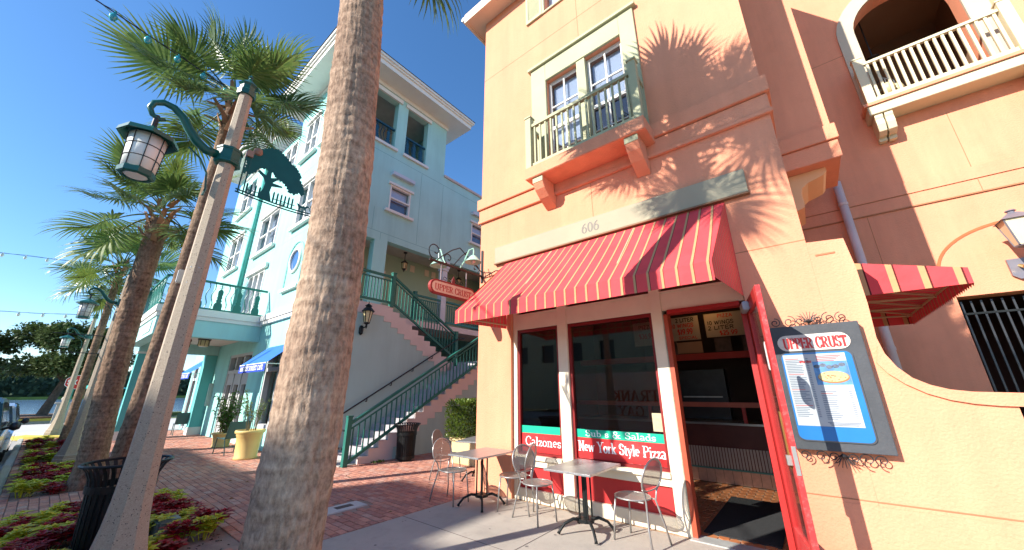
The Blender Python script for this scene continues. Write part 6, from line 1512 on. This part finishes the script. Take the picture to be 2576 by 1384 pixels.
for i in range(5200):
    f = r_.random(); x, y, z = -7.42+1.35*r_.random(), 6.55+1.1*r_.random(), .56+.82*r_.random()
    e = r_.choice((0, 1, 2)); 
    if e == 0: y = 6.55+r_.uniform(-.06, .06)
    if e == 1: z = 1.38+r_.uniform(-.08, .06)
    if e == 2: x = -7.42+r_.uniform(-.06, .06) if r_.random() < .5 else -6.07
    nrm = [Vector((0,-1,.3)), Vector((0,0,1)), Vector((-1,0,.3))][e]
    leaf_quad(m, Vector((x, y, z)), nrm+Vector((r_.uniform(-1,1), r_.uniform(-1,1), r_.uniform(-.5,1))), .07*r_.uniform(.7, 1.3), .022)
m.build('foliage', BUSH, bs)
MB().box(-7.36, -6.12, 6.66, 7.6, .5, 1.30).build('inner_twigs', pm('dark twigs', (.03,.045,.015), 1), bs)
tr_ = MB(); tr_.box(-7.25, -6.0, 6.6, 7.7, 0, .50); tr_.box(-7.29, -5.96, 6.56, 7.74, .501, .58); tr_.build('trough', pm('pale yellow trough', (.58,.47,.24), .7, .05), bs, bevel=.015)
def pot(name, label, x, y, h, r, leaf, tall, n, seed, sparse=False):
    t = thing(name, label, 'potted plant', (x, y, 0))
    k = MB(); k.lathe([(r*.78, 0), (r*.80, h*.05), (r*.74, h*.10), (r*.80, h*.55), (r*.86, h*.80), (r*.90, h*.82), (r*.88, h*.86), (r*1.0, h*.90), (r*1.02, h*.96), (r*.98, h), (r*.86, h), (r*.84, h*.93)], 28, (x, y, 0)); k.build('pot', YELLOWPOT, t, smooth=True)
    MB().lathe([(r*.84, h*.90), (.01, h*.91)], 20, (x, y, 0)).build('soil', SOIL, t)
    rr = random.Random(seed); st = MB(); fo = MB()
    for i in range(n):
        a, sp = rr.uniform(0, 6.28), rr.uniform(.1, .55); L = tall*rr.uniform(.55, 1.0)
        pts = [Vector((x+r*.3*math.cos(a), y+r*.3*math.sin(a), h*.9))]
        for q in range(1, 5):
            f = q/4; pts.append(Vector((x+(r*.3+sp*tall*.55*f*f)*math.cos(a)+rr.uniform(-.03,.03), y+(r*.3+sp*tall*.55*f*f)*math.sin(a)+rr.uniform(-.03,.03), h*.9+L*f)))
        st.tube(pts, [.012, .010, .008, .006, .003], 4)
        for q in range(26 if not sparse else 34):
            f = rr.uniform(.15 if not sparse else .45, 1.0)*4; k_ = min(3, int(f)); p = pts[k_].lerp(pts[k_+1], f-k_); d = Vector((rr.uniform(-1,1), rr.uniform(-1,1), rr.uniform(-.5,.9)))
            leaf_quad(fo, p, d, rr.uniform(.09, .17) if not sparse else rr.uniform(.05, .09), .026 if not sparse else .02, curl=.7)
    st.build('stem', pm('green brown stem', (.12,.10,.05), .8), t); fo.build('foliage', leaf, t)
PLEAF = vary_mat('potted palm leaf', [(.05,.13,.02),(.09,.20,.03),(.12,.25,.04),(.04,.10,.02)], .4, 0, 20, .1, .25)
SLEAF = vary_mat('pale sparse leaf', [(.22,.27,.10),(.16,.22,.07),(.28,.30,.13)], .5, 0, 20, .1, .25)
pot('potted_plant', 'smaller yellow pot with a bushy green plant before the cafe doors', -15.2, 3.95, .42, .30, PLEAF, 1.35, 26, 3)
pot('potted_shrub', 'large yellow glazed pot with a thin pale shrub left of the big palm trunk', -12.0, 3.72, .70, .34, SLEAF, 1.15, 9, 5, True)
# teal sling chairs outside the cafe
def sling():
    t = thing('sling_chair', 'dark teal sling chair between the two yellow pots', 'chair', (0,0,0), 'teal sling chairs outside the cafe')
    TF = pm('dark teal tube', (.03,.07,.065), .4)
    for y in (-.26, .26):
        MB().tube([(.30, y, 0), (.22, y, .43), (-.20, y, .40), (-.36, y, .86)], .014, 6).build('side_frame', TF, t); MB().tube([(-.34, y, 0), (-.20, y, .40)], .014, 6).build('leg', TF, t)
    m = MB(); m.box(-.2, .22, -.25, .25, .405, .417); m.build('seat', pm('teal sling fabric', (.06,.13,.125), .8), t)
    q = MB(); q.quad((-.205, -.25, .41), (-.205, .25, .41), (-.36, .25, .86), (-.36, -.25, .86)); q.build('backrest', pm('teal sling fabric', (.06,.13,.125)), t)
    return t
s1 = sling(); s2 = copy_tree(s1, 'dark teal sling chair on the bricks beyond the portico arch')
s1.location = (-13.35, 3.70, 0); s1.rotation_euler.z = R(-170); s2.location = (-20.9, 3.95, 0); s2.rotation_euler.z = R(175)

# ================================================================== TREES FAR OFF
OAK = vary_mat('oak leaf', [(.05,.085,.03),(.08,.13,.04),(.11,.16,.05),(.15,.19,.07)], .6, 0, 20, .1, .15)
OBARK = pm('oak bark', (.10,.075,.06), .95, .3, 6, .8, 20)
def oak(label, base, h, rad, seed, n=9000, ls=.17, group=None):
    t = thing('oak_tree', label, 'tree', base, group); r = random.Random(seed); b = Vector(base)
    tk = MB(); f = b+Vector((.1, .5, h*.36))
    tk.tube([b, b+Vector((0, .2, h*.15)), f], [.30, .24, .22], 9)
    limbs = []
    for i in range(9):
        a = i*2.4+r.uniform(-.3, .3); e = f+Vector((math.cos(a)*rad*.62*r.uniform(.6, 1), math.sin(a)*rad*.62*r.uniform(.6, 1), h*r.uniform(.12, .5))); mid = f.lerp(e, .5)+Vector((0, 0, h*.05))
        tk.tube([f, mid, e], [.14, .09, .04], 6); limbs.append(e)
        for j in range(3):
            e2 = e+Vector((r.uniform(-1,1), r.uniform(-1,1), r.uniform(-.2,.6)))*rad*.3; tk.tube([mid.lerp(e, .6), e2], [.05, .02], 5); limbs.append(e2)
    tk.build('trunk', OBARK, t)
    cr = MB(); cl = [(p+Vector((r.uniform(-.5,.5), r.uniform(-.5,.5), r.uniform(0,.5)))*rad*.15, r.uniform(.14, .26)*rad) for p in limbs for _ in range(2)]
    for i in range(n):
        c, q = r.choice(cl); d = Vector((r.gauss(0,1), r.gauss(0,1), r.gauss(0,.8))).normalized(); p = c+d*q*r.uniform(.6, 1.08)
        leaf_quad(cr, p, d+Vector((r.uniform(-1,1), r.uniform(-1,1), r.uniform(-.6,.8))), ls*r.uniform(.7, 1.4), ls*.36)
    cr.build('crown', OAK, t)
    return t
oak('dark spreading oak on the mulched island by the lake', (-44, .25, .1), 6.6, 3.3, 2, 24000, .23)
oak('oak at the left edge of the picture beyond the parked car', (-46.5, -4.8, .1), 6.2, 3.2, 7, 15000, .24)
for i, (x, y, h, rd) in enumerate(((-3.5, -12.5, 7, 3.2), (3.5, -12, 7.5, 3.4), (10, -12.5, 7, 3.2))):
    oak(['oak across the street opposite the shop', 'second oak across the street', 'third oak across the street'][i], (x, y, 0), h*.62, rd*.8, 30+i, 5000, .22)
# stop sign, litter box, umbrella, planter box near the far corner
ss = thing('stop_sign', 'red octagonal STOP sign on a green post beside the farthest lamp post', 'sign', (-27.5, .82, 0))
MB().tube([(-27.5, .82, -.1), (-27.5, .82, 2.0)], .045, 8).build('post', pm('bright green post', (.01,.22,.16), .5), ss)
oc = [(.34*math.cos(R(22.5+45*i)), .34*math.sin(R(22.5+45*i))) for i in range(8)]
ux = Vector((.10, .995, 0)); sgf = lambda u, v, d: (-27.45+ux.x*u+d, .82+ux.y*u, 2.15+v)
MB().prism([(a*1.0, b*1.0) for a, b in oc], sgf, 0, .006).build('white_edge', WHITEPRINT, ss)
MB().prism([(a*.94, b*.94) for a, b in oc], sgf, .0065, .009).build('red_face', pm('stop red', (.55,.03,.025), .4), ss)
q = MB(); text(q, 'STOP', (-27.438, .82-.24, 2.05), (0,1,0), (0,0,1), (1,0,0), .20, .17, .17, serif=False, width=.48); q.build('lettering', WHITEPRINT, ss)
um = thing('beach_umbrella', 'bright teal umbrella roof on the lake shore behind the lamp post', 'umbrella', (-47.8, 3.1, 0))
m = MB(); k = [(-47.8+1.6*math.cos(a*.785), 3.1+1.6*math.sin(a*.785), 2.0) for a in range(8)]
for i in range(8): m.quad(k[i], k[(i+1) % 8], (-47.8, 3.1, 2.65))
m.build('canopy', pm('teal umbrella canvas', (.02,.42,.38), .7), um); MB().tube([(-47.8, 3.1, -.1), (-47.8, 3.1, 2.6)], .04, 6).build('pole', WHITETRIM, um)
pb = thing('concrete_planter', 'small pale concrete pillar with a ball at the lakeside corner', 'pillar', (-38.2, 1.0, 0))
MB().box(-38.5, -37.9, .7, 1.3, -.2, 1.0).build('pillar', CONC, pb, bevel=.02); MB().box(-38.6, -37.8, .6, 1.4, 1.001, 1.1).build('cap', CONC, pb); MB().lathe([(.01, 0), (.16, .08), (.2, .2), (.16, .32), (.01, .4)], 12, (-38.2, 1.0, 1.1)).build('ball', CONC, pb, smooth=True)

# ================================================================== VEHICLES AT THE KERB
def wheel(mb_t, x, y, z, r, wd, parent):
    ty = MB()
    prof = [(r*.62, -wd/2), (r*.95, -wd/2), (r, -wd*.35), (r, wd*.35), (r*.95, wd/2), (r*.62, wd/2)]
    n = 24; 
    for a_ in range(n):
        g = 2*math.pi*a_/n
        for q, s in prof: ty.v.append((x+q*math.cos(g), y+s, z+q*math.sin(g)))
    L = len(prof)
    for a_ in range(n):
        for k in range(L): ty.f.append((a_*L+k, a_*L+(k+1) % L, ((a_+1) % n)*L+(k+1) % L, ((a_+1) % n)*L+k))
    o = ty.build('wheel', pm('tyre rubber', (.02,.02,.02), .8), parent, smooth=False)
    h = MB()
    for a_ in range(n):
        g = 2*math.pi*a_/n; g2 = 2*math.pi*(a_+1)/n
        h.quad((x, y+wd*.3, z), (x+r*.62*math.cos(g), y+wd*.42, z+r*.62*math.sin(g)), (x+r*.62*math.cos(g2), y+wd*.42, z+r*.62*math.sin(g2)))
        h.quad((x, y-wd*.3, z), (x+r*.62*math.cos(g2), y-wd*.42, z+r*.62*math.sin(g2)), (x+r*.62*math.cos(g), y-wd*.42, z+r*.62*math.sin(g)))
    h.build('rim', pm('alloy rim', (.5,.5,.5), .3, metal=.8), o)
def car(label, x0, y1, paint, L=4.5, H=1.62, W=1.78):
    """nose toward +X, its near side at y1"""
    t = thing('parked_car', label, 'car', (x0+L/2, y1-W/2, -.13)); z0 = -.13
    P = lambda u, v, d: (x0+u*L, y1-W/2+d, z0+v*H)
    low = [(.0,.22),(.01,.50),(.03,.62),(.30,.64),(.78,.60),(.95,.53),(.995,.42),(1,.22),(.92,.16),(.90,.24),(.86,.32),(.80,.32),(.765,.24),(.755,.16),(.27,.16),(.26,.24),(.225,.32),(.165,.32),(.13,.24),(.12,.16)]
    MB().prism(low, P, -W/2, W/2).build('body', paint, t, bevel=.05)
    cab = [(.03,.625),(.07,.92),(.12,.98),(.50,1.0),(.58,.95),(.74,.615)]
    k = MB(); n = len(cab); wt = W/2*.80; wb_ = W/2*.97
    for s in (-1, 1):
        for u, v in cab: k.v.append(P(u, v, s*(wb_+(wt-wb_)*(v-.62)/.38)))
    k.f.append(tuple(range(n))); k.f.append(tuple(reversed(range(n, 2*n))))
    for i in range(n): k.f.append((i, n+i, n+(i+1) % n, (i+1) % n))
    k.build('cabin', paint, t, bevel=.03)
    DG = pm('dark car glass', (.01,.015,.018), .05, spec=.8)
    for s in (-1, 1):
        for a in ([(.09,.66),(.115,.90),(.30,.94),(.30,.66)], [(.32,.66),(.32,.94),(.50,.94),(.55,.90),(.66,.66)]):
            q = MB(); q.quad(*[P(u, v, s*(wb_+(wt-wb_)*(v-.62)/.38+.006)) for u, v in a]); q.build('side_window', DG, t)
    q = MB(); q.quad(P(.586,.94,-wt*.93), P(.586,.94,wt*.93), P(.738,.64,wb_*.93), P(.738,.64,-wb_*.93)); o = q.build('windscreen', DG, t); o.location.x += .02; o.location.z += .012
    for s in (-1, 1):
        m = MB(); c = Vector(P(.62, .67, s*(W/2+.12))); m.lathe([(.01, -.09), (.07, -.06), (.08, 0), (.06, .06), (.01, .08)], 10, c); m.build('mirror', pm('black mirror shell', (.03,.03,.035), .3), t, smooth=True)
        MB().tube([P(.63, .64, s*W/2*.96), tuple(c)], .025, 6).build('mirror_arm', BLACKMETAL, t)
        for u, nm, cc in ((.965, 'headlight', (.7,.7,.7)), (.012, 'tail_light', (.4,.02,.02))):
            MB().box(*sorted((P(u, 0, 0)[0]-.05, P(u, 0, 0)[0]+.06)), y1-W/2+s*W*.38-.17, y1-W/2+s*W*.38+.17, z0+H*.44, z0+H*.53).build(nm, pm(nm+' lens', cc, .2), t)
    for u in (.195, .83):
        for s in (-1, 1): wheel(None, x0+u*L, y1-W/2+s*(W/2-.12), z0+.33, .33, .22, t)
    return t
car('dark teal parked car showing only its mirrors and flank at the left edge', -15.9, -.33, pm('dark teal car paint', (.008,.045,.05), .3, .05, 3, spec=.4, coat=.3), 4.6, 1.70)
car('silver parked car behind the teal one at the kerb', -21.4, -.27, pm('silver car paint', (.5,.5,.5), .25, .03, 3, metal=.5, coat=1), 4.5, 1.5)
def van(label, x0, y1):
    L, H, W = 5.4, 2.35, 2.0; z0 = -.13
    t = thing('service_van', label, 'van', (x0+L/2, y1-W/2, z0)); P = lambda u, v, d: (x0+u*L, y1-W/2+d, z0+v*H)
    WH = pm('white van paint', (.75,.75,.74), .3, .03, 2, coat=.5)
    pf = [(0,.14),(0,.95),(.03,1.0),(.62,1.0),(.72,.93),(.83,.58),(.97,.50),(1.0,.40),(1.0,.14),(.90,.12),(.88,.22),(.80,.22),(.78,.12),(.26,.12),(.24,.22),(.16,.22),(.14,.12)]
    MB().prism(pf, P, -W/2, W/2).build('body', WH, t, bevel=.04)
    DG = pm('dark car glass', (.01,.015,.018), .05)
    for s in (-1, 1):
        q = MB(); q.quad(*[P(u, v, s*(W/2+.003)) for u, v in ((.64,.60),(.64,.90),(.71,.90),(.80,.60))]); q.build('side_window', DG, t)
    q = MB(); q.quad(*[P(u+.012, v, d) for u, v, d in ((.725,.91,-.85),(.725,.91,.85),(.83,.60,.9),(.83,.60,-.9))]); q.build('windscreen', DG, t)
    for u in (.2, .84):
        for s in (-1, 1): wheel(None, x0+u*L, y1-W/2+s*(W/2-.12), z0+.34, .34, .22, t)
    q = MB(); text(q, 'FRANK', (x0+.58*L, y1+.004, z0+1.45), (-1,0,0), (0,0,1), (0,1,0), .34, .18, .07, width=1.45); text(q, 'GAY', (x0+.50*L, y1+.004, z0+1.02), (-1,0,0), (0,0,1), (0,1,0), .30, .18, .07, width=.85); q.build('lettering', pm('van orange red', (.50,.08,.02), .5), t)
van('white service van parked at the kerb behind the camera, mirrored in the shop window', -6.9, -1.15)

# ================================================================== STRING LIGHTS
TB = pm('teal glass bulb', (.03,.35,.42), .15, .05, 4, spec=.8); WBULB = pm('clear white bulb', (.75,.75,.7), .2)
def string(label, p0, p1, sag, nb, mat, r=.05):
    t = thing('string_lights', label, 'string lights', p0, 'strings of bulbs across the street')
    p0, p1 = Vector(p0), Vector(p1); N = 40
    f = lambda s: p0.lerp(p1, s)-Vector((0,0,sag*4*s*(1-s)))
    MB().tube([f(i/N) for i in range(N+1)], .010, 4).build('wire', pm('dark blue wire', (.015,.02,.05), .5), t)
    MB().tube([f(i/N)+Vector((.02, 0, .03*math.sin(i*1.7))) for i in range(N+1)], .005, 4).build('support_wire', pm('dark blue wire', (.015,.02,.05)), t)
    for i in range(nb):
        c = f((i+.5)/nb); MB().lathe([(r*.3, .02), (r*.35, -.02), (r*.9, -.06), (r, -.10), (r*.6, -.15), (r*.1, -.17)], 8, c).build('bulb', mat, t, smooth=True)
string('teal bulbs strung from the top left corner to the tall palm', (-4.0, -6.1, 6.0), (-8.5, 1.08, 7.8), .05, 18, TB, .05)
string('upper string of small bulbs in the sky at the left edge', (-24.3, -16, 6.9), (-24.3, .7, 7.3), .35, 30, WBULB, .05)
string('lower string of small bulbs just above the oak tree', (-24.3, -16, 5.3), (-24.3, .7, 4.95), .55, 28, WBULB, .05)
# weeds at the stair foot
wd_ = MB(); r_ = random.Random(1)
for i in range(60): leaf_quad(wd_, Vector((-8.72+r_.uniform(-.05, .1), 5.55+r_.uniform(-.15, .15), 0)), Vector((r_.uniform(-1,1), r_.uniform(-1,1), .9)), .07, .012)
tag(wd_.build('weeds', pm('weed green', (.12,.22,.04), .8)), 'small tuft of weeds growing between bricks at the stair wall', 'weeds', kind='stuff')

# worn walk: gum spots and a few fallen leaves
gs = MB(); r_ = random.Random(5)
for i in range(70):
    c = (r_.uniform(-4.7, .6), r_.uniform(1.6, 5.0), .0034); q = r_.uniform(.008, .022); disc(gs, c, (1,0,0), (0,1,0), (0,0,1), q, q*r_.uniform(.6, 1), 0, 8)
tag(gs.build('gum_spots', pm('old gum', (.17,.15,.14), .8)), 'scattered dark gum spots on the concrete walk', 'spots', kind='stuff')
lf = MB()
for i in range(90):
    x, y = r_.uniform(-20, -4.9), r_.uniform(1.9, 7.5); a = r_.uniform(0, 6.28)
    leaf_quad(lf, Vector((x, y, .012)), Vector((math.cos(a), math.sin(a), .15)), r_.uniform(.04, .09), .018, curl=.8)
tag(lf.build('fallen_leaves', vary_mat('dry leaf', [(.22,.12,.04),(.32,.2,.07),(.15,.08,.03)], .9, 0)), 'a thin scatter of dry fallen leaves on the brick paving', 'leaves', kind='stuff')
